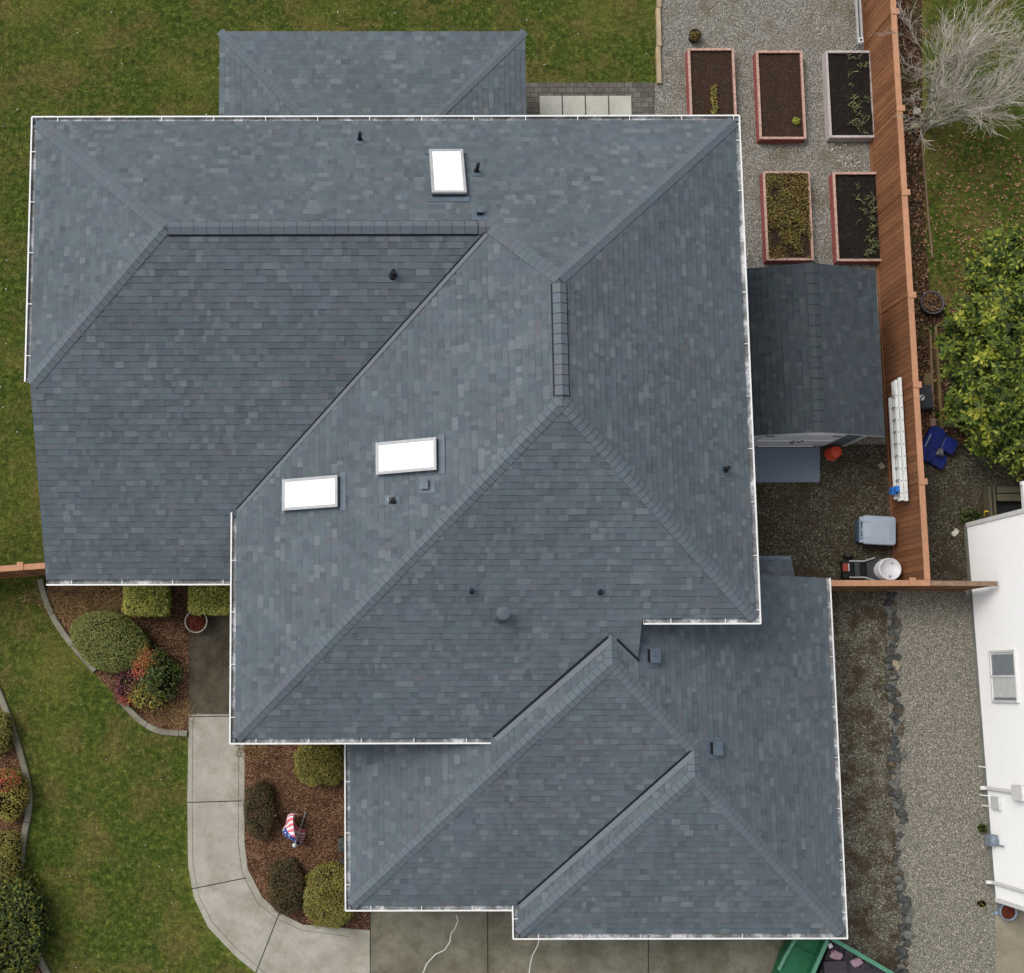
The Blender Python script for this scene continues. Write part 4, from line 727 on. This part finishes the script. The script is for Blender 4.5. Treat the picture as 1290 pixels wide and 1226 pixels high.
# cold frame next to fence
e = thing('cold_frame', U(1082, 28, 0), 'narrow pale metal rack with greenish panels leaning at the upper fence', 'rack'); mb = MB(); a, b_ = U(1075, -60, .5), U(1087, 56, .5)
for x in (a.x, b_.x-.02): mb.box((x, (a.y+b_.y)/2, .5), (.05, a.y-b_.y, .06))
mb.box(((a.x+b_.x)/2, b_.y+.02, .5), (b_.x-a.x, .06, .06)); mb.build('frame', 'alu', e)
for k in range(5):
    m2 = MB(); m2.box(((a.x+b_.x)/2, b_.y+.3+k*.47, .47), (b_.x-a.x-.05, .44, .03)); m2.build('panel', 'deck', e)
m2 = MB(); m2.box(((a.x+b_.x)/2, b_.y+.1, .53), (.12, .14, .04)); m2.box(((a.x+b_.x)/2, b_.y+.1, .552), (.06, .06, .01), 0, 1); m2.build('latch', ['trim', 'dark'], e)
m2 = MB()
for yy in (a.y-.1, b_.y+.05):
    for x in (a.x, b_.x-.02): m2.box((x, yy, .235), (.04, .04, .47))
m2.build('leg', 'alu', e)
# ------------------------------------------------------------------ neighbour house
NX = lambda y: 16.37-.016*(y-.0)
nh = thing('neighbour_house', (18, 0, 0), 'white-sided neighbouring house with one double window and service pipes', 'house'); nA = (NX(4.05), 4.05); nB = (NX(-5.25), -5.25)
mb = MB(); H_ = 5.2; z = .25; k = 0
while z < H_:
    z1 = z+.115; lo, hi = .032, .002
    for (pA, pB, nx, ny) in ((nA, nB, -1, -.016), ((nB[0], nB[1]), (26, nB[1]), 0, -1), ((26, nA[1]), nA, 0, 1)):
        mb.poly([(pA[0]+nx*lo, pA[1]+ny*lo, z), (pB[0]+nx*lo, pB[1]+ny*lo, z), (pB[0]+nx*hi, pB[1]+ny*hi, z1), (pA[0]+nx*hi, pA[1]+ny*hi, z1)]); mb.poly([(pA[0]+nx*hi, pA[1]+ny*hi, z), (pB[0]+nx*hi, pB[1]+ny*hi, z), (pB[0]+nx*lo, pB[1]+ny*lo, z), (pA[0]+nx*lo, pA[1]+ny*lo, z)])
    z = z1
mb.build('wall', 'nwall', nh); mb = MB(); mb.prism([nB, (26, nB[1]), (26, nA[1]), nA], 0, .25); mb.build('foundation', 'foundation', nh)
for (cx_, cy_) in ((nA[0]-.01, nA[1]-.02), (nB[0]-.01, nB[1]+.02)): mb = MB(); mb.box((cx_, cy_, 2.7), (.1, .1, 4.9)); mb.build('corner_board', 'white', nh)
mb = MB(); mb.mesh([(15.95, nB[1]-.4, 5.2), (26, nB[1]-.4, 5.2), (26, nA[1]+.4, 5.2), (15.95, nA[1]+.4, 5.2), (20.5, (nA[1]+nB[1])/2, 7.2), (26, (nA[1]+nB[1])/2, 7.2)], [(0, 1, 5, 4), (2, 3, 4, 5), (3, 0, 4), (0, 3, 2, 1)]); mb.build('roof', 'ventgrey', nh)
# window
w0 = onX(1252, 820, 16.36); w1 = onX(1287, 884, 16.37); ya, yb, za, zb = w0.y+.0, w1.y-.0, w0.z, w1.z; zlo, zhi = .98, 2.24
win = MB(); t = .05; xw = NX(.2)-.062
for yy0, yy1, zz0, zz1 in ((-.42, -.37, zlo, zhi), (.78, .83, zlo, zhi), (-.37, .78, zlo, zlo+t), (-.37, .78, zhi-t, zhi), (.18, .23, zlo+t, zhi-t)): win.box((xw, (yy0+yy1)/2, (zz0+zz1)/2), (.06, yy1-yy0, zz1-zz0))
wo = win.build('window', 'white', nh); g_ = MB(); g_.box((xw+.008, .48, 1.61), (.02, .5, 1.16)); g_.build('pane', 'nglass', wo); g_ = MB(); g_.box((xw+.008, -.095, 1.61), (.02, .55, 1.16)); g_.box((xw-.004, -.06, 1.6), (.008, .48, 1.14), 0, 1); g_.build('pane', ['nglass', 'trim'], wo)
def vpipe(py_, y, z0, z1, r, nm, mat, off=.07, elbow=True):
    mb = MB(); x = NX(y)-off; pts_ = [(x, y, z1), (x, y, z0+.1)]+([(x-.02, y, z0+.03), (x-.14, y, z0)] if elbow else [(x, y, z0)]); mb.tube(pts_, r, 10); return mb.build(nm, mat, nh)
y1 = onX(1235, 992, 16.3).y; vpipe(0, y1, .25, 2.3, .05, 'vent_pipe', 'white'); 
mb = MB(); mb.box((NX(y1)-.12, y1+.02, 2.1), (.2, .34, .5)); mb.build('meter_box', 'white', nh)
y2 = onX(1246, 1110, 16.4).y; vpipe(0, y2, .2, 5.1, .045, 'downspout', 'white', .08)
mb = MB(); mb.box((NX(y1-.35)-.06, y1-.33, .75), (.12, .3, .4)); mb.build('junction_box', 'trim', nh)
for yy, zz in ((y1+.5, .35), (y1-.2, .3), (y1-.45, .35)):
    mb = MB(); mb.tube([(NX(yy), yy, zz), (NX(yy)-.2, yy+.03, zz-.12)], .013, 6); mb.build('hose_bib', 'white', nh)
ym = onX(1243, 1058, 16.2); mb = MB(); mb.box((NX(ym.y)-.14, ym.y, .5), (.2, .26, .26)); mb.lathe([(.1, .62), (.1, .7), (.001, .72)], (NX(ym.y)-.16, ym.y, 0), 16); mb.tube([(NX(ym.y)-.12, ym.y-.1, .1), (NX(ym.y)-.12, ym.y-.1, .5)], .02, 8); mb.tube([(NX(ym.y)-.1, ym.y-.1, .55), (NX(ym.y)-.1, ym.y-.1, 1.0)], .02, 8); mb.build('gas_meter', 'meter', nh)
mb = MB(); a = U(1287, 612, 2.6); mb.box((a.x+1.5, a.y-.35, 2.6), (3, .9, .12)); mb.box((a.x+.03, a.y+.05, 2.63), (.12, .1, .1)); mb.build('porch_roof', 'white', nh)
struct('concrete_pad', pxpoly([(1252, 1120), (1256, 1300), (1500, 1300), (1500, 1120)]), .016, 'padtan')
e = thing('raised_deck', U(1262, 632, 0), 'mossy timber deck frame at the white house\'s upper corner', 'deck'); mb = MB()
for x0, x1, y0, y1_ in ((1245, 1251, 613, 652), (1251, 1256, 613, 652), (1256, 1320, 613, 621), (1256, 1320, 622, 631)):
    p0, p1 = U(x0, y0, .3), U(x1, y1_, .3); mb.box(((p0.x+p1.x)/2, (p0.y+p1.y)/2, .15), (p1.x-p0.x-.01, p0.y-p1.y-.01, .3))
mb.build('boards', 'deck', e); mb = MB(); p0, p1 = U(1256, 632, .02), U(1330, 660, .02); mb.box(((p0.x+p1.x)/2, (p0.y+p1.y)/2, .03), (p1.x-p0.x, p0.y-p1.y, .02)); mb.build('black_sheet', 'black', e)  # last box: thin black sheet lying low inside the deck frame
mb = MB(); mb.tube([U(1240, 650, .1), U(1241, 644, .25), U(1244, 644, .28), U(1253, 649, .1)], .018, 8); tag(mb.build('garden_hose', 'yellow'), 'yellow hose loop at the wall by the mossy deck', 'hose')
shrub('weed_clump', 1225, 650, .25, .16, .2, 'greenleaf', 'small dark green weed clump at the white house\'s upper corner', 500, .06, 2, bumps=.3)
shrub('weed_clump', 1239, 1044, .09, .1, .2, 'greenleaf', 'tiny green weed beside the gas meter', 160, .05, 2); shrub('moss_patch', 1237, 1139, .13, .09, .05, 'yelleaf', 'little mossy tuft on the gravel left of the glazed pot', 160, .04, 2)
# stones
def stone(sx_, sy_, sz_, seed, sub=3):
    import bmesh
    bm = bmesh.new(); bmesh.ops.create_icosphere(bm, subdivisions=sub, radius=1)
    for v in bm.verts:
        n_ = noise.noise(v.co*1.3+Vector((seed*3.1, 0, 0)))*.45+noise.noise(v.co*3+Vector((0, seed, 0)))*.18; c_ = v.co*(1+n_); 
        for ax in range(3):
            lim = .72+.15*math.sin(seed*7+ax); c_[ax] = max(-lim, min(lim, c_[ax]))
        v.co = Vector((c_.x*sx_, c_.y*sy_, c_.z*sz_))
    me = bpy.data.meshes.new('stone'); bm.to_mesh(me); bm.free(); return me
protos = [stone(.13, .15, .1, k) for k in range(9)]
MT['rock2'] = rock('grey_rock', (104, 104, 98)); MT['rock3'] = rock('brown_rock', (88, 80, 68))
for k_, me in enumerate(protos): me.materials.append(MT[('rock', 'rock', 'rock2', 'rock', 'rock3', 'rock', 'rock2', 'rock', 'rock')[k_]])
py = 748.0; k = 0
while py < 1330:
    f_ = (py-748)/470; xb = 1121+(17 if py > 1095 else 10*f_*2 if py < 1000 else 12)+3*math.sin(py*.05)
    big = not (1035 < py < 1095)
    for j in range(2 if random.random() < .7 else 1):
        pxx = xb+random.uniform(-5, 3)+j*5 if big else xb+random.uniform(-3, 4); pyy = py+random.uniform(-3, 3); o = bpy.data.objects.new('stone', random.choice(protos)); C.objects.link(o); b_ = U(pxx, pyy, .08); s = random.uniform(.5, 1.0) if big else random.uniform(.35, .6)
        o.location = (b_.x, b_.y, .05*s); o.rotation_euler = (random.uniform(-.4, .4), random.uniform(-.4, .4), random.uniform(0, 6.28)); o.scale = (s*random.uniform(.7, 1), s*random.uniform(.9, 1.3), s); tag(o, 'rough dark stone in the long row edging the tan gravel', 'stone', 'stones edging the gravel strip')
    py += random.uniform(4.5, 7) if big else 8
def one_stone(px, py, s, mat, label, fl=.6):
    me = stone(.13*s, .1*s, .08*s*fl, px); me.materials.append(MT[mat]); o = bpy.data.objects.new('stone', me); C.objects.link(o); b_ = U(px, py, .1); o.location = (b_.x, b_.y, .06); o.rotation_euler = (0, 0, px); tag(o, label, 'stone')
one_stone(1127, 810, .9, 'palerock', 'pale yellowish stone on the dark stone row'); one_stone(1129, 838, 1.5, 'palerock', 'largest tan flat stone lying on the dark stone row'); one_stone(1204, 671, .9, 'whiterock', 'cream square stone on gravel left of the white house'); one_stone(1111, 587, 1.0, 'palerock', 'round tan stone against the fence foot below the shed')
one_stone(1156, 140, 1.2, 'whiterock', 'pale pointed stone at the bare tree\'s foot'); one_stone(1163, 146, .8, 'whiterock', 'small white stone right beside the bare tree\'s trunk'); one_stone(1153, 158, 1.3, 'palerock', 'dull tan stone left of the bare tree\'s trunk')
one_stone(432, 1065, 1.6, 'foundation' if False else 'rock', 'flat grey stone peeking from under the garage gutter', .4); one_stone(434, 1086, 1.4, 'rock', 'second flat stone under the garage gutter, nearer the driveway', .4)
# ------------------------------------------------------------------ flag and lamp
fb = U(384, 1028, 0); e = thing('garden_flag', fb, 'curled striped red, white and blue flag on a short pole in the mulch', 'flag'); tip = U(370, 1066, .0); mb = MB()
p_lo = Vector((fb.x+.02, fb.y+.1, .0)); p_hi = Vector((U(372, 1062, .75).x, U(372, 1062, .75).y, .75)); mb.tube([p_lo, p_hi], .012, 8); mb.build('pole', 'alu', e); mb = MB(); mb.lathe([(.001, -.05), (.05, -.03), (.055, .02), (.001, .06)], U(371, 1065, .76), 14); mb.build('finial', 'trim', e, True)
mb = MB(); ax = (p_hi-p_lo).normalized(); side = Vector((-1, .35, .1)).normalized(); nu, nv = 28, 26
def fl(i, j):
    s = i/nu; t = j/nv; o_ = p_lo.lerp(p_hi, .30+.62*s); w = (.95*math.sin(math.pi*min(1, .15+s*.85))**.6); ang = -1.0+3.1*t; r = w*(.75+.12*math.sin(9*t+4*s)); return o_+(side*math.cos(ang)+ax.cross(side)*math.sin(ang)*.8)*r*.62+Vector((0, 0, .03*math.sin(12*t+3*s)))-ax*.05*math.cos(ang*1.3)
for i in range(nu):
    for j in range(nv):
        strp = (i*13//nu) % 2; mi = 0 if strp == 0 else 1
        if i > nu*.62 and j > nv*.30: mi = 2
        if mi == 2 and (i % 3 == 1) and (j % 3 == 1): mi = 1
        mb.poly([fl(i, j), fl(i+1, j), fl(i+1, j+1), fl(i, j+1)], mi)
mb.build('cloth', ['flagred', 'flagwhite', 'flagblue'], e, True)
c = U(346.5, 1027, .2); e = thing('path_light', (c.x, c.y, 0), 'tiny white-topped stake light beside the upper dark bush', 'lamp'); mb = MB(); mb.tube([(c.x, c.y, 0), (c.x, c.y, .2)], .01, 6); mb.build('stake', 'black', e); mb = MB(); mb.lathe([(.001, -.02), (.03, 0), (.03, .02), (.001, .045)], c, 12); mb.build('lamp_head', 'white', e, True)
# ------------------------------------------------------------------ green dumpster trailer
e = thing('dump_trailer', U(1045, 1230, 0), 'green open-topped steel dumpster with mixed rubbish beside the garage corner', 'dumpster'); zt = .95
def wallbox(mb, a, b_, t, h, z0=0.0, mi=0):
    A, B_ = U(*a, zt), U(*b_, zt); d = B_-A; mb.box(((A.x+B_.x)/2, (A.y+B_.y)/2, z0+h/2), (d.length, t, h), math.atan2(d.y, d.x), mi)
mb = MB(); mb2 = MB()
wallbox(mb, (1045, 1180), (1020, 1240), .05, zt); wallbox(mb, (1045, 1180), (1150, 1241), .05, zt); mb.build('side_wall', 'green', e)
wallbox(mb2, (1043, 1182), (1017, 1240), .09, .05, zt); wallbox(mb2, (1047, 1182), (1150, 1242), .1, .05, zt+.002); mb2.build('rim', 'greenedge', e)
mb = MB(); z_ = .55; Pp = [U(1005, 1180, z_), U(1042, 1184, z_), U(1016, 1244, z_), U(975, 1244, z_), U(990, 1200, z_)]; mb.prism([(a.x, a.y) for a in Pp], .1, z_); A, B_ = U(1002, 1192, z_), U(1026, 1206, z_); d = B_-A; mb.box(((A.x+B_.x)/2, (A.y+B_.y)/2, z_+.03), (d.length, .04, .06), math.atan2(d.y, d.x)); mb.build('hopper_lid', 'green', e)
A, B_ = U(1004, 1180, .62), U(981, 1222, .62); mb = MB(); mb.tube([A, U(990, 1204, .62), B_], .05, 8); mb.build('edge_rail', 'greenedge', e)
mb = MB(); Pp = [U(1047, 1186, .5), U(1140, 1240, .5), U(1025, 1250, .5)]; mb.prism([(a.x, a.y) for a in Pp], .1, .5); mb.build('floor', 'trash2', e)
def rub(px, py, s, mat, nm, label, z=.5, flat=False):
    b_ = U(px, py, z); me = stone(s, s*.8, s*.5, px+py, 3); me.materials.append(MT[mat]); o = bpy.data.objects.new(nm, me); C.objects.link(o); o.location = (b_.x, b_.y, z+.05); o.rotation_euler = (0, 0, px); tag(o, label, 'rubbish')
rub(1045, 1191, .07, 'flagwhite', 'rubbish_bag', 'small crumpled white bag at the dumpster\'s top corner', .75); rub(1045, 1185, .06, 'black', 'rubbish_bag', 'small black knob-like bag on the dumpster corner', .95)
rub(1052, 1203, .16, 'trash1', 'rubbish_bag', 'pinkish crumpled rubbish near the dumpster corner'); rub(1068, 1200, .17, 'trash2', 'rubbish_bag', 'dark crumpled rubbish against the long dumpster side'); rub(1078, 1212, .15, 'trash1', 'rubbish_bag', 'pink and white crumpled rubbish toward the lower frame edge'); rub(1090, 1216, .14, 'trash2', 'rubbish_bag', 'dark purple rubbish at the right end of the load')
a = U(1052, 1216, .62); mb = MB(); mb.box((a.x, a.y-.1, .6), (.55, .4, .12), R(3)); mb.box((a.x, a.y-.1, .665), (.5, .02, .01), R(3)); tag(mb.build('suitcase', 'trash2'), 'flat dark case lying on the rubbish in the dumpster', 'case')
# ------------------------------------------------------------------ trees
def bare_tree():
    b_ = U(1164, 160, 0); e = thing('bare_tree', b_, 'leafless pale grey tree spreading over the fence from the neighbouring lawn', 'tree'); limbs = MB(); twigs = MB(); rnd = random.Random(5)
    def grow(p0, d, L, r, lvl):
        n = 5; pts_ = [p0]; dd = d.copy(); p_ = p0.copy(); rs = [r]
        for i in range(n):
            dd = (dd+Vector((rnd.gauss(0, .13), rnd.gauss(0, .13), rnd.gauss(0, .08)+(.05 if lvl < 3 else 0)))).normalized(); p_ = p_+dd*L/n; pts_.append(p_.copy()); rs.append(r*(1-.55*(i+1)/n))
        if lvl < 3: limbs.tube(pts_, rs, 7, 0, False)
        else: twigs.tube(pts_, [max(x, .0036) for x in rs], 3, 0, False)
        if lvl >= 4 + (rnd.random() < .5): return
        kids = {0: 7, 1: 7, 2: 6, 3: 5, 4: 3}[lvl]
        for k in range(kids):
            t = rnd.uniform(.25, 1) if lvl else rnd.uniform(.55, 1); i = min(n-1, int(t*n)); q_ = pts_[i].lerp(pts_[i+1], t*n-i if t < 1 else 1); a = rnd.uniform(0, 6.28); sp = rnd.uniform(.25, .6); o_ = dd.orthogonal().normalized(); o2 = dd.cross(o_)
            nd = (dd*math.cos(sp)+(o_*math.cos(a)+o2*math.sin(a))*math.sin(sp)+Vector((.03, .05, .16))).normalized(); grow(q_, nd, L*rnd.uniform(.45, .72), r*(1-.5*t)*.55, lvl+1)
    for k in range(7):
        a = k*.9+.3; d = Vector((math.cos(a)*.42+.12, math.sin(a)*.34+.3, 1)).normalized(); grow(b_+Vector((math.cos(a)*.08, math.sin(a)*.08, .1)), d, rnd.uniform(1.8, 2.6), .06, 1)
    limbs.tube([b_, b_+Vector((0, 0, .5))], [.15, .1], 10); limbs.build('trunk', 'bark', e, True); twigs.build('twigs', 'twig', e)
    print('twigs', len(twigs.f))
bare_tree()
def evergreen():
    b_ = U(1262, 450, 0); e = thing('evergreen_tree', b_, 'broadleaf evergreen with glossy yellow-green leaf clusters at the right edge', 'tree'); vs = []; vy = []; rnd = random.Random(9); br = MB(); ctr = U(1262, 430, 1.8)
    br.tube([b_, b_+Vector((.05, 0, 1.2)), (ctr.x, ctr.y, 2.0)], [.12, .09, .05], 8)
    def rosette(c, nrm, size, n, store):
        o_ = nrm.orthogonal().normalized(); o2 = nrm.cross(o_)
        for k in range(n):
            a = 6.28*k/n+rnd.uniform(-.3, .3); el = rnd.uniform(-.1, .7); d = (o_*math.cos(a)+o2*math.sin(a))*math.cos(el)+nrm*math.sin(el); s = size*rnd.uniform(.7, 1.15); w = d.cross(nrm).normalized()*s*.19
            p0 = c+d*.01; m_ = c+d*s*.6+nrm*.012; t_ = c+d*s-nrm*.02; store.extend([p0, m_+w, t_, m_-w])
    px = [(1262, 330, 1.7, .8), (1240, 345, 1.5, .5), (1215, 412, 1.2, .42), (1205, 425, 1.2, .42), (1235, 400, 1.9, .7), (1275, 390, 2.4, .9), (1225, 455, 1.8, .62), (1255, 460, 2.5, .95), (1222, 505, 1.4, .6), (1212, 520, 1.1, .4), (1250, 520, 2.0, .8), (1280, 500, 2.4, .9), (1240, 555, 1.3, .45), (1272, 560, 1.5, .6), (1300, 440, 2.4, 1.1), (1300, 560, 1.8, .8), (1310, 330, 2.0, 1.0), (1215, 470, 1.3, .4)]
    for x, y, z, r in px:
        c = U(x, y, z); br.tube([(ctr.x, ctr.y, 1.3), (ctr.x*.4+c.x*.6, ctr.y*.4+c.y*.6, z*.7), (c.x, c.y, z)], [.05, .035, .015], 6); n = int(125*r*r/.5)+30
        for k in range(n):
            d = Vector((rnd.gauss(0, 1), rnd.gauss(0, 1), rnd.gauss(.35, .9))).normalized(); rad = r*rnd.uniform(.5, 1.02)*(1+.7*noise.noise(d*2.2+c)); q_ = c+Vector((d.x*rad, d.y*rad, d.z*rad*.9))+Vector([rnd.gauss(0, .06) for _ in range(3)]); nn = (d+Vector((0, 0, .9))+Vector((rnd.gauss(0, .25), rnd.gauss(0, .25), 0))).normalized()
            young = d.z > .35 and noise.noise(q_*1.5) > .18; rosette(q_, nn, .19 if young else .165, 8, vy if young else vs)
    leafmesh('foliage', np.array([tuple(v) for v in vs]), 'magn', e); leafmesh('young_foliage', np.array([tuple(v) for v in vy]), 'magny', e); br.build('trunk', 'brownbark', e, True)
evergreen()
# ------------------------------------------------------------------ grass tufts, fallen leaves, pebbles
def inpoly(x, y, poly):
    ins = np.zeros(len(x), bool); n = len(poly)
    for i in range(n):
        x0, y0 = poly[i][0], poly[i][1]; x1, y1 = poly[(i+1) % n][0], poly[(i+1) % n][1]; c = ((y0 > y) != (y1 > y)) & (x < (x1-x0)*(y-y0)/(y1-y0+1e-12)+x0); ins ^= c
    return ins
def scatter(poly, dens, excl=()):
    xs = [p_[0] for p_ in poly]; ys = [p_[1] for p_ in poly]; A = (max(xs)-min(xs))*(max(ys)-min(ys)); n = int(A*dens); x = rng.uniform(min(xs), max(xs), n); y = rng.uniform(min(ys), max(ys), n); k = inpoly(x, y, poly)
    for e_ in excl: k &= ~inpoly(x, y, e_)
    return x[k], y[k]
hb = [(-5.9, 3), (8.5, 3), (8.5, 12), (4.7, 12), (4.7, 15.8), (-2.4, 15.8), (-2.4, 12), (-5.9, 12)]
L1 = pxpoly([(-70, -70), (826, -70), (826, 102), (640, 102), (640, 200), (100, 200), (100, 712), (-70, 727)]); L2 = pxpoly([(-70, 736), (48, 733), (56, 765), (75, 800), (95, 830), (150, 886), (170, 910), (198, 928), (233, 930), (232, 1090), (239, 1132), (258, 1174), (292, 1210), (330, 1245), (340, 1300), (95, 1300), (62, 1228), (36, 1172), (30, 1110), (32, 1060), (41, 1010), (34, 960), (12, 890), (-10, 845), (-70, 800)]); L3 = pxpoly([(1166, -70), (1360, -70), (1360, 400), (1200, 380), (1178, 330), (1168, 150)])
V = []
for poly, dn in ((L1, 1900), (L2, 1900), (L3, 1500)):
    x, y = scatter(poly, dn, [hb]); n = len(x); a = rng.uniform(0, 2*np.pi, n); l = rng.uniform(.02, .055, n); h = rng.uniform(.012, .045, n); w = rng.uniform(.004, .009, n); ca, sa = np.cos(a), np.sin(a)
    p0 = np.stack([x-sa*w, y+ca*w, np.full(n, .001)], 1); p1 = np.stack([x+sa*w, y-ca*w, np.full(n, .001)], 1); p2 = np.stack([x+ca*l+sa*w*.4, y+sa*l-ca*w*.4, h], 1); p3 = np.stack([x+ca*l-sa*w*.4, y+sa*l+ca*w*.4, h], 1); V.append(np.stack([p0, p1, p2, p3], 1).reshape(-1, 3))
V = np.concatenate(V); stuff_leaf('grass', V, 'blade', 'short patchy green and straw-coloured lawn grass', 'grass'); 
V = []
for poly, dn in ((L1, 1.0), (L2, .6), (L3, .8)):
    x, y = scatter(poly, dn, [hb]); n = len(x); V.append(blades(n, lambda n_: (np.stack([x, y, np.full(n_, .045)], 1), np.tile([0, 0, 1.], (n_, 1))), .028, .2, .9))
stuff_leaf('daisies', np.concatenate(V), 'flagwhite', 'sparse white daisies dotting the lawns', 'flowers')
def flatleaves(poly, dens, size, mat, name, label, z=.03):
    x, y = scatter(poly, dens); n = len(x); return stuff_leaf(name, blades(n, lambda n_: (np.stack([x, y, np.full(n_, z)+rng.uniform(0, .02, n_)], 1), np.tile([0, 0, 1.], (n_, 1))), size, .35, .6), mat, label, 'leaves')
flatleaves(pxpoly([(1135, 140), (1290, 180), (1290, 370), (1200, 400), (1190, 560), (1130, 550)]), 80, .08, 'litterleaf', 'fallen_leaves', 'scattered brown fallen leaves beyond the long fence'); 
flatleaves(pxpoly([(1130, 0), (1166, 0), (1172, 400), (1178, 540), (1140, 540)]), 110, .05, 'litterleaf', 'leaf_litter', 'dense brown leaf litter along the foot of the long fence')
flatleaves(pxpoly([(60, 740), (140, 740), (235, 800), (236, 920), (200, 918)]), 90, .035, 'litterleaf', 'bark_chips', 'loose bark chips in the left mulch bed'); flatleaves(pxpoly([(308, 936), (438, 936), (438, 1165), (360, 1150), (310, 1080)]), 260, .032, 'litterleaf', 'bark_chips', 'loose bark chips in the mulch bed by the path')
def pebbles(poly, dens, s, label, z=.015, mat='pebble'):
    x, y = scatter(poly, dens); n = len(x); r = rng.uniform(.5, 1.4, n)*s; V = []; a0 = rng.uniform(0, 6.28, n); base = [np.stack([x+np.cos(a0+k*1.5708)*r*(1 if k % 2 else .75), y+np.sin(a0+k*1.5708)*r*(1 if k % 2 else .75), np.full(n, z-.004)], 1) for k in range(4)]
    top = [np.stack([x+np.cos(a0+k*1.5708)*r*.6, y+np.sin(a0+k*1.5708)*r*.6, z+r*.55], 1) for k in range(4)]; vs = np.stack(base+top, 1).reshape(-1, 3); i = np.arange(n)[:, None, None]*8
    F = np.array([[4, 5, 6, 7], [0, 1, 5, 4], [1, 2, 6, 5], [2, 3, 7, 6], [3, 0, 4, 7]])[None]+i; F = F.reshape(-1, 4); me = bpy.data.meshes.new('pebbles'); me.vertices.add(len(vs)); me.vertices.foreach_set('co', vs.astype(np.float32).ravel()); m_ = len(F); me.loops.add(4*m_); me.polygons.add(m_)
    me.loops.foreach_set('vertex_index', F.astype(np.int32).ravel()); me.polygons.foreach_set('loop_start', np.arange(0, 4*m_, 4, dtype=np.int32)); me.polygons.foreach_set('loop_total', np.full(m_, 4, np.int32)); me.update(calc_edges=True); me.materials.append(MT[mat]); o = bpy.data.objects.new('pebbles', me); C.objects.link(o); tag(o, label, 'pebbles', kind='stuff')
pebbles(pxpoly([(832, -60), (1080, -60), (1124, 560), (925, 560), (835, 150)]), 420, .011, 'loose grey pebbles on the yard gravel between the raised beds'); pebbles(pxpoly([(1125, 745), (1240, 745), (1262, 1300), (1142, 1300)]), 520, .011, 'loose tan pebbles on the strip beside the white house'); pebbles(pxpoly([(940, 560), (1120, 560), (1128, 735), (950, 735)]), 50, .011, 'sparse pale pebbles on the dirty gravel below the shed')
pebbles(pxpoly([(1045, 745), (1118, 745), (1135, 1300), (1066, 1300)]), 70, .011, 'sparse pebbles on the mossy side yard'); pebbles(pxpoly([(1040, 175), (1060, 175), (1095, 210), (1060, 212)]), 90, .03, 'scattered pale crushed shells below the grey bed', .02, 'whiterock')
# ------------------------------------------------------------------ light, sky, camera
SUN_EL, SUN_AZ = R(56), R(300)      # azimuth clockwise from north (+Y)
w = bpy.data.worlds.new('World'); S.world = w; w.use_nodes = True; nt = w.node_tree; bg = nt.nodes['Background']; sky = nt.nodes.new('ShaderNodeTexSky'); sky.sky_type = 'NISHITA'; sky.sun_disc = False; sky.sun_elevation = SUN_EL; sky.sun_rotation = SUN_AZ; sky.air_density = 1.0; sky.dust_density = 4.0; sky.ozone_density = 1.0
hs = nt.nodes.new('ShaderNodeHueSaturation'); hs.inputs['Saturation'].default_value = .38; nt.links.new(sky.outputs[0], hs.inputs['Color']); nt.links.new(hs.outputs[0], bg.inputs['Color']); bg.inputs['Strength'].default_value = .15
sl = bpy.data.lights.new('sun', 'SUN'); sl.energy = 1.05; sl.angle = R(25); sl.color = (1, .98, .95); so = bpy.data.objects.new('sun', sl); C.objects.link(so)
d = Vector((math.sin(SUN_AZ)*math.cos(SUN_EL), math.cos(SUN_AZ)*math.cos(SUN_EL), math.sin(SUN_EL))); so.rotation_euler = d.to_track_quat('Z', 'Y').to_euler(); so.location = (0, 0, 30)
cd = bpy.data.cameras.new('camera'); cam = bpy.data.objects.new('camera', cd); C.objects.link(cam); cam.location = O; cd.sensor_fit = 'HORIZONTAL'; cd.sensor_width = 36; cd.lens = CAM['f']/1290*36; cd.clip_end = 500; cd.clip_start = .5
cd.shift_x = (645-CAM['cx'])/1290; cd.shift_y = (CAM['cy']-613)/1290
th = CAM['th']; cr, sr = math.cos(CAM['roll']), math.sin(CAM['roll']); fw = Vector((0, math.sin(th), -math.cos(th))); up0 = Vector((0, math.cos(th), math.sin(th))); rt0 = Vector((1, 0, 0))
rt = rt0*cr-up0*sr; up1 = rt0*sr+up0*cr; Mx = Matrix((rt, up1, -fw)).transposed(); cam.rotation_euler = Mx.to_euler(); S.camera = cam
S.view_settings.view_transform = 'Standard'; S.view_settings.look = 'None'; S.view_settings.gamma = 1; S.view_settings.exposure = .40
